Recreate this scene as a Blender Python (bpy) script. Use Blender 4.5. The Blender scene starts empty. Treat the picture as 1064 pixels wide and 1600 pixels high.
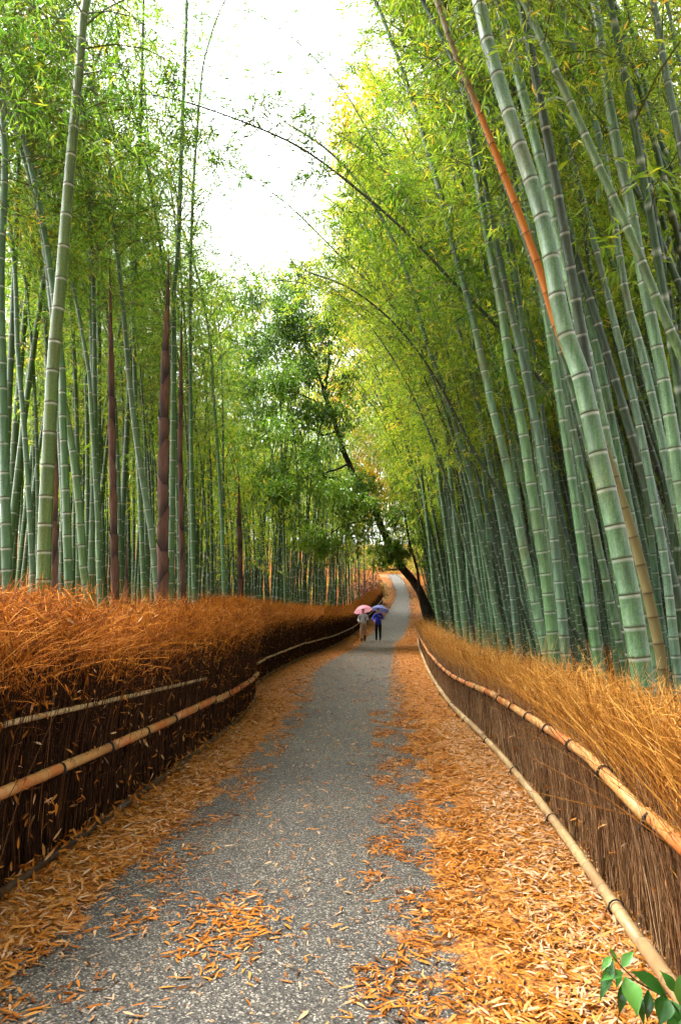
import bpy, math, random
import numpy as np
from mathutils import Vector

R = math.radians
PI = math.pi
scn = bpy.context.scene
COL = scn.collection
rng = np.random.default_rng(7)
random.seed(7)

# ------------------------------------------------------------------ camera
PITCH = R(8.0)
CAM_Z = 1.6
F = 1066.7          # focal length in photo pixels (photo 1064 x 1600)
cam_d = bpy.data.cameras.new('camera')
cam_d.sensor_fit = 'VERTICAL'
cam_d.sensor_height = 36.0
cam_d.sensor_width = 36.0
cam_d.lens = 24.0
cam_d.clip_start = 0.05
cam_d.clip_end = 2000
cam = bpy.data.objects.new('camera', cam_d)
COL.objects.link(cam)
cam.location = (0, 0, CAM_Z)
cam.rotation_euler = (R(90) + PITCH, 0, 0)
scn.camera = cam

# ------------------------------------------------------------------ world, sun, exposure
SUN_EL, SUN_AZ = R(58), R(-62)        # azimuth from +Y (into the picture) towards +X; the light comes from upper left
world = bpy.data.worlds.new('World')
scn.world = world
world.use_nodes = True
wn = world.node_tree
for n in list(wn.nodes):
    wn.nodes.remove(n)
sky = wn.nodes.new('ShaderNodeTexSky')
sky.sky_type = 'NISHITA'
sky.sun_disc = False
sky.sun_elevation = SUN_EL
sky.sun_rotation = SUN_AZ
sky.air_density = 1.0
sky.dust_density = 4.0
sky.ozone_density = 0.6
hs = wn.nodes.new('ShaderNodeHueSaturation')
hs.inputs['Saturation'].default_value = 0.10       # overcast: the blue is gone
bg = wn.nodes.new('ShaderNodeBackground')
bg.inputs['Strength'].default_value = 0.15
wo = wn.nodes.new('ShaderNodeOutputWorld')
wn.links.new(sky.outputs[0], hs.inputs['Color'])
wn.links.new(hs.outputs[0], bg.inputs['Color'])
wn.links.new(bg.outputs[0], wo.inputs['Surface'])

sun_d = bpy.data.lights.new('sun', 'SUN')
sun_d.energy = 1.5
sun_d.angle = R(25)
sun_d.color = (1.0, 0.96, 0.88)
sun = bpy.data.objects.new('sun', sun_d)
COL.objects.link(sun)
sd = Vector((math.sin(SUN_AZ) * math.cos(SUN_EL), math.cos(SUN_AZ) * math.cos(SUN_EL), math.sin(SUN_EL)))
sun.rotation_euler = sd.to_track_quat('Z', 'Y').to_euler()
sun.location = (-20, 20, 40)

scn.view_settings.view_transform = 'Standard'
scn.view_settings.look = 'None'
scn.view_settings.exposure = 2.9
scn.view_settings.gamma = 1.0
scn.view_settings.use_curve_mapping = False
scn.render.engine = 'CYCLES'
cy = scn.cycles
cy.max_bounces = 6
cy.diffuse_bounces = 3
cy.glossy_bounces = 2
cy.transmission_bounces = 4
cy.transparent_max_bounces = 6
cy.caustics_reflective = False
cy.caustics_refractive = False
cy.sample_clamp_indirect = 8.0
cy.use_adaptive_sampling = True
cy.adaptive_threshold = 0.035
cy.adaptive_min_samples = 16
cy.use_denoising = True
try:
    cy.denoiser = 'OPENIMAGEDENOISE'
    cy.denoising_input_passes = 'RGB_ALBEDO_NORMAL'
except Exception:
    pass

# ------------------------------------------------------------------ terrain and pixel helpers
def prof(y):
    y = np.asarray(y, float)
    a = 0.003 * np.clip(y - 34, 0, 31) ** 2
    b = 0.186 * np.clip(y - 65, 0, 45)
    c = np.where(y > 110, 4.5 * (1 - np.exp(-np.clip(y - 110, 0, None) / 30)), 0)
    return a + b + c

_Y = np.array([-40, 0, 3.5, 5, 8, 11, 13, 17, 22, 28, 35, 43, 53, 64.5, 73, 80, 90])
_XL = np.array([-2.9, -2.15, -1.95, -1.8, -1.55, -1.40, -1.55, -1.70, -1.25, -0.35, 0.25, 1.13, 2.6, 4.4, 4.7, 4.5, 4.0])
_XR = np.array([-0.2, 1.15, 1.45, 1.6, 1.78, 1.80, 1.90, 2.2, 2.65, 3.2, 3.95, 4.9, 6.1, 7.25, 7.5, 7.3, 6.8])
def _sm(tab):
    yy = np.linspace(-40, 90, 521)
    v = np.interp(yy, _Y, tab)
    k = np.hanning(21); k /= k.sum()
    vp = np.pad(v, 10, mode='edge')
    return yy, np.convolve(vp, k, 'valid')
_yy, _xl = _sm(_XL)
_, _xr = _sm(_XR)
def XL(y): return np.interp(y, _yy, _xl)
def XR(y): return np.interp(y, _yy, _xr)

def H(x, y):
    x = np.asarray(x, float); y = np.asarray(y, float)
    out = np.maximum(XL(y) - x, x - XR(y)) - 0.9
    o = np.clip(out, 0, 40)
    side = 0.055 * o + 0.06 * np.sin(x * 0.9 + y * 0.35) * np.clip(o, 0, 1) + 0.05 * np.sin(y * 0.8 - x * 0.5) * np.clip(o, 0, 1)
    return prof(y) + side

CP, SP = math.cos(PITCH), math.sin(PITCH)
def ray(px, py):
    a = (px - 532) / F
    b = (800 - py) / F
    return np.array([a, CP - b * SP, SP + b * CP])
def at(px, py, y):
    d = ray(px, py)
    t = y / d[1]
    return np.array([d[0] * t, y, CAM_Z + d[2] * t])
def on_ground(px, py, near=1.5, far=120):
    d = ray(px, py)
    for y in np.arange(near, far, 0.02):
        t = y / d[1]
        if CAM_Z + d[2] * t <= H(d[0] * t, y):
            return np.array([d[0] * t, y, float(H(d[0] * t, y))])
    return at(px, py, far)
def project(P):
    P = np.asarray(P, float)
    dz = P[..., 2] - CAM_Z
    zc = P[..., 1] * CP + dz * SP
    yc = -P[..., 1] * SP + dz * CP
    zs = np.where(zc > 0.1, zc, 0.1)
    return 532 + F * P[..., 0] / zs, 800 - F * yc / zs, zc

# ------------------------------------------------------------------ mesh helpers
class MB:
    """collects vertices / faces / a float attribute, builds one mesh"""
    def __init__(s):
        s.V = []; s.F = {3: [], 4: []}; s.M = {3: [], 4: []}; s.A = {}; s.n = 0
    def add(s, V, faces, mat=0, **attrs):
        V = np.asarray(V, float).reshape(-1, 3)
        for f in faces:
            f = np.asarray(f, int)
            if f.size == 0: continue
            k = f.shape[1]
            s.F[k].append(f + s.n)
            s.M[k].append(np.full(len(f), mat, int))
        for k in attrs:
            s.A.setdefault(k, []).append((s.n, np.broadcast_to(np.asarray(attrs[k], float).ravel() if np.ndim(attrs[k]) else attrs[k], (len(V),))))
        s.V.append(V); s.n += len(V)
        return s
    def mesh(s, name, mats, smooth=True):
        me = bpy.data.meshes.new(name)
        V = np.concatenate(s.V)
        me.vertices.add(len(V)); me.vertices.foreach_set('co', V.astype(np.float32).ravel())
        loops = []; starts = []; mi = []; st = 0
        for k in (3, 4):
            if s.F[k]:
                f = np.concatenate(s.F[k]); loops.append(f.ravel())
                starts.append(st + np.arange(len(f)) * k); st += f.size
                mi.append(np.concatenate(s.M[k]))
        loops = np.concatenate(loops); starts = np.concatenate(starts); mi = np.concatenate(mi)
        me.loops.add(len(loops)); me.loops.foreach_set('vertex_index', loops.astype(np.int32))
        me.polygons.add(len(starts)); me.polygons.foreach_set('loop_start', starts.astype(np.int32))
        for m in (mats if isinstance(mats, (list, tuple)) else [mats]):
            me.materials.append(m)
        me.polygons.foreach_set('material_index', mi.astype(np.int32))
        me.polygons.foreach_set('use_smooth', np.full(len(starts), smooth))
        for k, lst in s.A.items():
            at_ = me.attributes.new(k, 'FLOAT', 'POINT')
            buf = np.zeros(len(V), np.float32)
            for o, v in lst: buf[o:o + len(v)] = v
            at_.data.foreach_set('value', buf)
        me.update(calc_edges=True)
        me.validate()
        return me

def link(name, me, parent=None, kind=None, loc=None):
    o = bpy.data.objects.new(name, me)
    COL.objects.link(o)
    if parent is not None: o.parent = parent
    if kind: o['kind'] = kind
    if loc is not None: o.location = loc
    return o
def build(mb, name, mats, parent=None, kind=None, smooth=True, loc=None):
    return link(name, mb.mesh(name, mats, smooth), parent, kind, loc)
def thing(name, label, cat, loc=(0, 0, 0), group=None):
    o = bpy.data.objects.new(name, None)
    COL.objects.link(o)
    o.empty_display_size = 0.2
    o.location = loc
    o['label'] = label; o['category'] = cat
    if group: o['group'] = group
    return o
def tag(o, label, cat, group=None):
    o['label'] = label; o['category'] = cat
    if group: o['group'] = group
    return o

def nrm(v):
    return v / np.maximum(np.linalg.norm(v, axis=-1, keepdims=True), 1e-9)

def prisms(P, Rd, sides=3):
    """P (n,k,3) polylines, Rd (n,k) radii -> V, quads"""
    P = np.asarray(P, float); Rd = np.asarray(Rd, float)
    n, k, _ = P.shape
    T = np.empty_like(P)
    T[:, 1:-1] = P[:, 2:] - P[:, :-2] if k > 2 else T[:, 1:-1]
    T[:, 0] = P[:, 1] - P[:, 0]; T[:, -1] = P[:, -1] - P[:, -2]
    T = nrm(T)
    ref = np.where(np.abs(T[:, :1, 2:3]) > 0.9, np.array([1.0, 0, 0]), np.array([0, 0, 1.0]))
    ref = np.broadcast_to(ref, T.shape)
    U = nrm(np.cross(T, ref)); W = np.cross(T, U)
    a = np.arange(sides) * 2 * PI / sides
    V = P[:, :, None] + Rd[:, :, None, None] * (np.cos(a)[None, None, :, None] * U[:, :, None] + np.sin(a)[None, None, :, None] * W[:, :, None])
    idx = np.arange(n * k * sides).reshape(n, k, sides)
    A = idx[:, :-1]; B = idx[:, 1:]
    q = np.stack([A, np.roll(A, -1, 2), np.roll(B, -1, 2), B], -1).reshape(-1, 4)
    return V.reshape(-1, 3), q
def rep(a, m):           # per-item attribute -> per-vertex
    return np.repeat(np.asarray(a, float), m)

def capped_tube(mb, pts, rad, sides=8, mat=0, caps=True, **attrs):
    pts = np.asarray(pts, float)
    V, q = prisms(pts[None], np.asarray(rad, float)[None], sides)
    at_ = {}
    for k_, v in attrs.items():
        at_[k_] = np.repeat(np.broadcast_to(np.asarray(v, float), (len(pts),)), sides)
    faces = [q]
    if caps:
        n = len(V)
        V = np.vstack([V, pts[:1], pts[-1:]])
        i = np.arange(sides)
        faces.append(np.stack([np.full(sides, n), np.roll(i, -1), i], 1))
        j = i + (len(pts) - 1) * sides
        faces.append(np.stack([np.full(sides, n + 1), j, np.roll(j, -1)], 1))
        for k_ in at_: at_[k_] = np.concatenate([at_[k_], at_[k_][:1], at_[k_][-1:]])
    mb.add(V, faces, mat, **at_)

def leaves2(base, d, up, ln, wd, fold=0.25):
    """folded diamond leaf, 2 triangles"""
    d = nrm(d); s = nrm(np.cross(d, up)); u = np.cross(s, d)
    ln = np.asarray(ln)[:, None]; wd = np.asarray(wd)[:, None]
    m = base + d * ln * 0.38
    v1 = m + s * wd * 0.5 + u * wd * fold
    v3 = m - s * wd * 0.5 + u * wd * fold
    tip = base + d * ln - u * ln * 0.08
    V = np.stack([base, v1, tip, v3], 1).reshape(-1, 3)
    i = np.arange(len(base))[:, None] * 4
    return V, np.concatenate([i + np.array([[0, 1, 2]]), i + np.array([[0, 2, 3]])])
def leaves4(base, d, up, ln, wd, curl):
    """lanceolate leaf bent along its length, 4 triangles"""
    d = nrm(d); s = nrm(np.cross(d, up)); u = np.cross(s, d)
    ln = np.asarray(ln)[:, None]; wd = np.asarray(wd)[:, None]; c = np.asarray(curl)[:, None]
    a = base + d * ln * 0.28 + u * ln * c * 0.6
    b = base + d * ln * 0.65 + u * ln * c * 0.75
    tip = base + d * ln
    V = np.stack([base, a + s * wd * .5, a - s * wd * .5, b + s * wd * .42, b - s * wd * .42, tip], 1).reshape(-1, 3)
    i = np.arange(len(base))[:, None] * 6
    t = np.concatenate([i + np.array([[0, 2, 1]]), i + np.array([[3, 4, 5]])])
    q = i + np.array([[1, 2, 4, 3]])
    return V, t, q

# ------------------------------------------------------------------ materials
def newmat(name):
    m = bpy.data.materials.new(name); m.use_nodes = True
    nt = m.node_tree
    for n in list(nt.nodes): nt.nodes.remove(n)
    out = nt.nodes.new('ShaderNodeOutputMaterial')
    return m, nt, out
def N(nt, t, **kw):
    n = nt.nodes.new(t)
    for k, v in kw.items():
        if k in n.inputs: n.inputs[k].default_value = v
        else: setattr(n, k, v)
    return n
def ramp(nt, stops, src=None, interp='LINEAR'):
    n = nt.nodes.new('ShaderNodeValToRGB')
    n.color_ramp.interpolation = interp
    e = n.color_ramp.elements
    e[0].position, e[0].color = stops[0][0], (*stops[0][1], 1)
    e[1].position, e[1].color = stops[-1][0], (*stops[-1][1], 1)
    for p, c in stops[1:-1]:
        x = e.new(p); x.color = (*c, 1)
    if src is not None: nt.links.new(src, n.inputs[0])
    return n
def mixc(nt, a, b, fac, mode='MIX'):
    n = nt.nodes.new('ShaderNodeMix'); n.data_type = 'RGBA'; n.blend_type = mode
    for sock, v in ((n.inputs[0], fac), (n.inputs[6], a), (n.inputs[7], b)):
        if hasattr(v, 'is_linked') or hasattr(v, 'links'): nt.links.new(v, sock)
        elif isinstance(v, (int, float)): sock.default_value = v
        else: sock.default_value = (*v, 1)
    return n.outputs[2]
def math_(nt, op, a, b=None, c=None):
    n = nt.nodes.new('ShaderNodeMath'); n.operation = op
    for i, v in enumerate((a, b, c)):
        if v is None: continue
        if hasattr(v, 'links'): nt.links.new(v, n.inputs[i])
        else: n.inputs[i].default_value = v
    return n.outputs[0]
def attr(nt, name):
    n = nt.nodes.new('ShaderNodeAttribute'); n.attribute_name = name
    return n.outputs['Fac']
def noise(nt, scale, detail=4, rough=0.55, vec=None, dist=0.0):
    n = nt.nodes.new('ShaderNodeTexNoise')
    n.inputs['Scale'].default_value = scale; n.inputs['Detail'].default_value = detail
    n.inputs['Roughness'].default_value = rough; n.inputs['Distortion'].default_value = dist
    if vec is not None: nt.links.new(vec, n.inputs['Vector'])
    return n.outputs['Fac']
def objco(nt, scale=None):
    c = nt.nodes.new('ShaderNodeTexCoord').outputs['Object']
    if scale is None: return c
    m = nt.nodes.new('ShaderNodeMapping'); m.inputs['Scale'].default_value = scale
    nt.links.new(c, m.inputs[0]); return m.outputs[0]
def worldco(nt):
    return nt.nodes.new('ShaderNodeNewGeometry').outputs['Position']
def bsdf(nt, out, col, rough=0.6, spec=0.4, bump=None, bstr=0.3, bdist=0.01):
    b = nt.nodes.new('ShaderNodeBsdfPrincipled')
    if hasattr(col, 'links'): nt.links.new(col, b.inputs['Base Color'])
    else: b.inputs['Base Color'].default_value = (*col, 1)
    if hasattr(rough, 'links'): nt.links.new(rough, b.inputs['Roughness'])
    else: b.inputs['Roughness'].default_value = rough
    b.inputs['Specular IOR Level'].default_value = spec
    if bump is not None:
        bp = nt.nodes.new('ShaderNodeBump'); bp.inputs['Strength'].default_value = bstr; bp.inputs['Distance'].default_value = bdist
        nt.links.new(bump, bp.inputs['Height']); nt.links.new(bp.outputs[0], b.inputs['Normal'])
    nt.links.new(b.outputs[0], out.inputs['Surface'])
    return b
def leaf_material(name, stops, trans=0.45, rough=0.45, spec=0.4, tint=True):
    m, nt, out = newmat(name)
    c = ramp(nt, stops, attr(nt, 'rnd')).outputs[0]
    if tint:
        oi = nt.nodes.new('ShaderNodeObjectInfo')
        c = mixc(nt, c, oi.outputs['Color'], 1.0, 'MULTIPLY')
    b = bsdf(nt, out, c, rough, spec)
    t = nt.nodes.new('ShaderNodeBsdfTranslucent')
    c2 = mixc(nt, c, (1.25, 1.15, 0.55), 1.0, 'MULTIPLY')
    nt.links.new(c2, t.inputs[0])
    mx = nt.nodes.new('ShaderNodeMixShader'); mx.inputs[0].default_value = trans
    nt.links.new(b.outputs[0], mx.inputs[1]); nt.links.new(t.outputs[0], mx.inputs[2])
    nt.links.new(mx.outputs[0], out.inputs['Surface'])
    return m

M = {}
M['bleaf'] = leaf_material('bamboo_leaf', [(0, (.05, .12, .018)), (.3, (.13, .26, .03)), (.6, (.26, .38, .05)), (.85, (.42, .44, .06)), (1, (.62, .44, .06))], 0.55)
M['tleaf'] = leaf_material('evergreen_leaf', [(0, (.02, .055, .010)), (.4, (.06, .14, .02)), (.75, (.14, .28, .035)), (1, (.26, .42, .06))], 0.4, 0.3, 0.5)
M['yleaf'] = leaf_material('autumn_leaf', [(0, (.28, .26, .03)), (.5, (.55, .40, .04)), (1, (.75, .5, .06))], 0.5)
M['gleaf'] = leaf_material('light_green_leaf', [(0, (.08, .14, .02)), (.5, (.20, .27, .035)), (1, (.40, .38, .05))], 0.5)
M['rleaf'] = leaf_material('russet_leaf', [(0, (.06, .015, .008)), (.5, (.14, .035, .015)), (1, (.24, .08, .03))], 0.25)
M['dleaf'] = leaf_material('dead_leaf', [(0, (.06, .019, .004)), (.25, (.22, .066, .006)), (.5, (.36, .122, .011)), (.75, (.40, .185, .045)), (1, (.45, .29, .175))], 0.12, 0.8, 0.12, tint=True)
M['sleaf'] = leaf_material('glossy_leaf', [(0, (.008, .04, .008)), (.6, (.03, .14, .018)), (1, (.10, .28, .05))], 0.25, 0.18, 0.6)

def culm_material():
    m, nt, out = newmat('bamboo_culm_skin')
    oi = nt.nodes.new('ShaderNodeObjectInfo')
    co = objco(nt, (14, 14, 0.5))
    st = noise(nt, 3.0, 4, 0.6, co)
    c = ramp(nt, [(0.25, (.028, .062, .032)), (.5, (.062, .115, .058)), (.75, (.115, .165, .085))], st).outputs[0]
    hv = mixc(nt, (.75, .85, .62), (1.12, 1.12, 1.25), oi.outputs['Random'])
    c = mixc(nt, c, hv, 1.0, 'MULTIPLY')
    # mossy / brown weathering patches
    bl = noise(nt, 1.1, 5, 0.6, objco(nt, (1.5, 1.5, .8)))
    mk = ramp(nt, [(.54, (0, 0, 0)), (.66, (1, 1, 1))], bl).outputs[0]
    mkf = math_(nt, 'MULTIPLY', mk, .65)
    c = mixc(nt, c, (.075, .08, .022), mkf)
    dk = ramp(nt, [(.30, (.45, .42, .36)), (.48, (1, 1, 1))], noise(nt, 2.3, 5, .65, objco(nt, (2.5, 2.5, .5)))).outputs[0]
    c = mixc(nt, c, dk, 1.0, 'MULTIPLY')
    c = mixc(nt, c, oi.outputs['Color'], 1.0, 'MULTIPLY')
    gr = noise(nt, 95, 3, .7, objco(nt, (1, 1, .6)))
    c = mixc(nt, c, ramp(nt, [(.3, (.55, .58, .55)), (.7, (1.35, 1.3, 1.25))], gr).outputs[0], 1.0, 'MULTIPLY')
    band = attr(nt, 'band')
    w = math_(nt, 'MAXIMUM', band, 0.0)
    d = math_(nt, 'MAXIMUM', math_(nt, 'MULTIPLY', band, -1.0), 0.0)
    wn_ = noise(nt, 9, 3, .6, objco(nt, (1, 1, 1)))
    w = math_(nt, 'MULTIPLY', w, math_(nt, 'MULTIPLY_ADD', wn_, 1.5, -.1))
    c = mixc(nt, c, (.40, .44, .37), math_(nt, 'MULTIPLY', w, .9))
    c = mixc(nt, c, (.035, .035, .018), math_(nt, 'MULTIPLY', d, .85))
    bsdf(nt, out, c, 0.5, 0.4, bump=gr, bstr=0.15, bdist=0.002)
    return m
M['culm'] = culm_material()

def deadculm_material():
    m, nt, out = newmat('dead_culm_skin')
    h = attr(nt, 'hgt')
    nz = noise(nt, 2.0, 5, .6, objco(nt, (6, 6, .6)))
    hh = math_(nt, 'ADD', h, math_(nt, 'MULTIPLY', math_(nt, 'SUBTRACT', nz, .5), .30))
    c = ramp(nt, [(0, (.10, .075, .03)), (.34, (.12, .10, .035)), (.40, (.27, .085, .006)), (.60, (.31, .10, .007)), (.68, (.13, .085, .03)), (.8, (.22, .21, .13)), (1, (.2, .22, .13))], hh).outputs[0]
    band = attr(nt, 'band')
    d = math_(nt, 'MAXIMUM', math_(nt, 'MULTIPLY', band, -1.0), 0.0)
    c = mixc(nt, c, (.04, .02, .01), math_(nt, 'MULTIPLY', d, .85))
    bsdf(nt, out, c, 0.65, 0.15, bump=nz, bstr=.15, bdist=.004)
    return m
M['deadculm'] = deadculm_material()

def simple(name, stops, scale=(1, 1, 1), nscale=5, rough=.7, spec=.3, bstr=.3, bdist=.01, detail=5):
    m, nt, out = newmat(name)
    nz = noise(nt, nscale, detail, .6, objco(nt, scale))
    c = ramp(nt, stops, nz).outputs[0]
    bsdf(nt, out, c, rough, spec, bump=nz, bstr=bstr, bdist=bdist)
    return m
M['bark'] = simple('dark_bark', [(.3, (.012, .010, .008)), (.7, (.045, .036, .026))], (4, 4, 1), 4, .85, .2, .6, .02)
M['twigdark'] = simple('dark_branch', [(.3, (.02, .025, .012)), (.7, (.06, .06, .025))], (1, 1, 1), 4, .8)
M['btwig'] = simple('bamboo_branch', [(.3, (.05, .08, .02)), (.7, (.13, .15, .05))], (1, 1, 1), 3, .7)
M['cord'] = simple('black_cord', [(.3, (.008, .007, .006)), (.7, (.025, .02, .016))], (1, 1, 1), 60, .9)

def twig_material(name, stops, rough=.75):
    m, nt, out = newmat(name)
    c = ramp(nt, stops, attr(nt, 'rnd')).outputs[0]
    bsdf(nt, out, c, rough, .10)
    return m
M['tw_shade'] = twig_material('shade_dark_twig', [(0, (.010, .005, .003)), (.5, (.038, .016, .007)), (.85, (.12, .050, .017)), (1, (.30, .14, .05))])  # dark brown brushwood with the lower hedge face's shade put into its colour
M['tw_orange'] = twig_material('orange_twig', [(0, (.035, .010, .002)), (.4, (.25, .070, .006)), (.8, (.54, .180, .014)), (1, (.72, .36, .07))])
M['tw_grey'] = twig_material('grey_brown_twig', [(0, (.05, .027, .015)), (.4, (.24, .135, .066)), (.8, (.44, .27, .14)), (1, (.60, .42, .24))])
M['tw_gold'] = twig_material('golden_twig', [(0, (.07, .022, .004)), (.4, (.33, .125, .018)), (.8, (.58, .28, .05)), (1, (.78, .48, .15))])
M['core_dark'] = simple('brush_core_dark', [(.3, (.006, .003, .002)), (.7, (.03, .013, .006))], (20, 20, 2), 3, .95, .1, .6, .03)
M['core_brown'] = simple('brush_core_brown', [(.3, (.06, .033, .018)), (.7, (.22, .125, .062))], (25, 25, 2), 3, .95, .1, .6, .03)

def pole_material(name, a, b, stain):
    m, nt, out = newmat(name)
    rn = nt.nodes.new('ShaderNodeObjectInfo').outputs['Random']
    st = noise(nt, 3, 4, .6, objco(nt, (9, 9, 9)))
    c = ramp(nt, [(.3, a), (.7, b)], st).outputs[0]
    nz = noise(nt, 1.3, 4, .65, worldco(nt))
    mk = ramp(nt, [(.44, (0, 0, 0)), (.58, (1, 1, 1))], nz).outputs[0]
    c = mixc(nt, c, stain, math_(nt, 'MULTIPLY', mk, .85))
    band = attr(nt, 'band')
    d = math_(nt, 'MAXIMUM', math_(nt, 'MULTIPLY', band, -1.0), 0.0)
    c = mixc(nt, c, (.05, .025, .01), math_(nt, 'MULTIPLY', d, .7))
    bsdf(nt, out, c, .5, .35, bump=st, bstr=.15, bdist=.004)
    return m
M['pole'] = pole_material('dry_bamboo_pole', (.27, .125, .033), (.42, .235, .08), (.34, .075, .010))
M['pole_old'] = pole_material('old_bamboo_pole', (.26, .17, .075), (.40, .28, .13), (.20, .115, .05))
M['pole_dark'] = pole_material('dark_bamboo_pole', (.025, .014, .007), (.06, .034, .015), (.015, .009, .005))

def sheath_material():
    m, nt, out = newmat('shoot_sheath')
    st = noise(nt, 4, 5, .65, objco(nt, (16, 16, 2)))
    c = ramp(nt, [(.3, (.055, .026, .016)), (.7, (.15, .075, .048))], st).outputs[0]
    mk = attr(nt, 'band')
    c = mixc(nt, c, (.010, .005, .004), math_(nt, 'MULTIPLY', mk, .95))  # band paints the shading between overlapping sheaths near-black
    bsdf(nt, out, c, .7, .25, bump=st, bstr=.3, bdist=.004)
    return m
M['sheath'] = sheath_material()

def litter_color(nt, pos, bright=1.0):
    """a bed of fallen narrow leaves: stretched cells of differing colour"""
    cols = []
    for i, (rot, sc) in enumerate(((0.5, (38, 95, 40)), (1.9, (36, 90, 40)), (2.7, (38, 90, 40)))):
        mp = nt.nodes.new('ShaderNodeMapping'); mp.vector_type = 'TEXTURE'; mp.inputs['Rotation'].default_value = (0, 0, rot); mp.inputs['Scale'].default_value = tuple(1 / q for q in sc)
        nt.links.new(pos, mp.inputs[0])
        v = nt.nodes.new('ShaderNodeTexVoronoi'); v.inputs['Scale'].default_value = 1.0
        nt.links.new(mp.outputs[0], v.inputs['Vector'])
        cols.append(v)
    sep = nt.nodes.new('ShaderNodeSeparateColor'); nt.links.new(cols[0].outputs['Color'], sep.inputs[0])
    sep2 = nt.nodes.new('ShaderNodeSeparateColor'); nt.links.new(cols[1].outputs['Color'], sep2.inputs[0])
    v = math_(nt, 'ADD', math_(nt, 'MULTIPLY', sep.outputs[0], .5), math_(nt, 'MULTIPLY', sep2.outputs[1], .5))
    c = ramp(nt, [(.1, (.045, .014, .004)), (.35, (.17, .052, .008)), (.6, (.27, .098, .010)), (.85, (.36, .155, .022)), (1, (.44, .24, .07))], v).outputs[0]
    return c, v

def path_material():
    m, nt, out = newmat('asphalt_with_litter')
    pos = worldco(nt)
    v = nt.nodes.new('ShaderNodeTexVoronoi'); v.inputs['Scale'].default_value = 130
    nt.links.new(pos, v.inputs['Vector'])
    sep = nt.nodes.new('ShaderNodeSeparateColor'); nt.links.new(v.outputs['Color'], sep.inputs[0])
    stone = ramp(nt, [(0, (.008, .0073, .0066)), (.5, (.038, .0345, .0295)), (.85, (.100, .090, .076)), (1, (.29, .265, .225))], sep.outputs[0]).outputs[0]
    big = noise(nt, .8, 5, .6, pos)
    stone = mixc(nt, stone, ramp(nt, [(.3, (.70, .70, .74)), (.7, (1.2, 1.15, 1.05))], big).outputs[0], 1.0, 'MULTIPLY')
    gap = math_(nt, 'MULTIPLY', math_(nt, 'LESS_THAN', v.outputs['Distance'], 0.55), 1.0)
    lit, lv = litter_color(nt, pos)
    e = attr(nt, 'litter')
    nz = noise(nt, 3.2, 6, .7, pos, .4)
    mk = math_(nt, 'ADD', e, math_(nt, 'MULTIPLY', math_(nt, 'SUBTRACT', nz, .5), 1.5))
    mk = ramp(nt, [(.48, (0, 0, 0)), (.56, (1, 1, 1))], mk).outputs[0]
    # tiny broken leaf flecks everywhere
    v2 = nt.nodes.new('ShaderNodeTexVoronoi'); v2.inputs['Scale'].default_value = 34
    nt.links.new(pos, v2.inputs['Vector'])
    s2 = nt.nodes.new('ShaderNodeSeparateColor'); nt.links.new(v2.outputs['Color'], s2.inputs[0])
    fl = math_(nt, 'MULTIPLY', math_(nt, 'GREATER_THAN', s2.outputs[0], .93), math_(nt, 'LESS_THAN', v2.outputs['Distance'], .3))
    c = mixc(nt, stone, (.30, .15, .05), math_(nt, 'MULTIPLY', fl, .8))
    c = mixc(nt, c, lit, mk)
    rg = math_(nt, 'ADD', .55, math_(nt, 'MULTIPLY', sep.outputs[1], .25))
    bsdf(nt, out, c, rg, .25, bump=sep.outputs[0], bstr=.55, bdist=.006)
    return m
M['path'] = path_material()
def ground_material():
    m, nt, out = newmat('forest_floor_litter')
    pos = worldco(nt)
    lit, lv = litter_color(nt, pos)
    big = noise(nt, .5, 5, .6, pos)
    c = mixc(nt, lit, ramp(nt, [(.3, (.35, .32, .25)), (.7, (.85, .75, .6))], big).outputs[0], 1.0, 'MULTIPLY')
    bsdf(nt, out, c, .9, .05, bump=lv, bstr=.6, bdist=.02)
    return m
M['ground'] = ground_material()
def flat(name, col, rough=.7, spec=.3, var=.25, sc=12):
    a = tuple(x * (1 - var) for x in col); b = tuple(min(1, x * (1 + var)) for x in col)
    return simple(name, [(.3, a), (.7, b)], (1, 1, 1), sc, rough, spec, .1, .003)

# ------------------------------------------------------------------ ground and path
def build_ground():
    xs = np.unique(np.round(np.concatenate([np.arange(-12, 16, .4), np.arange(-60, -12, 2), np.arange(16, 64, 2), np.arange(-300, -60, 15), np.arange(64, 305, 15)]), 3))
    ys = np.unique(np.round(np.concatenate([np.arange(-10, 100, .8), np.arange(-60, -10, 5), np.arange(100, 160, 3), np.arange(160, 420, 15)]), 3))
    X, Y = np.meshgrid(xs, ys)
    Z = H(X, Y)
    inside = (X > XL(Y) - .7) & (X < XR(Y) + .7) & (Y < 80)
    Z = Z - 0.03 * inside
    nx, ny = len(xs), len(ys)
    i = np.arange(nx * ny).reshape(ny, nx)
    q = np.stack([i[:-1, :-1], i[:-1, 1:], i[1:, 1:], i[1:, :-1]], -1).reshape(-1, 4)
    mb = MB(); mb.add(np.stack([X, Y, Z], -1), [q])
    build(mb, 'ground', M['ground'], kind='structure')
build_ground()

def litter_mask(x, y):
    """how much fallen leaf covers the path: by distance from the two fences"""
    dl = x - XL(y); dr = XR(y) - x
    wl = np.interp(y, [0, 4, 8, 14, 25, 40, 60], [.60, .52, .62, .75, .95, .9, .7])
    wr = np.interp(y, [0, 4, 8, 14, 22, 30, 45, 60], [1.05, 1.0, .85, .75, .9, 1.1, .7, .6])
    a = np.clip(1.25 - dl / wl * .75, 0, 1.2)
    b = np.clip(1.25 - dr / wr * .75, 0, 1.2)
    return np.clip(np.maximum(a, b), 0.10, 1.2)

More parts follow.
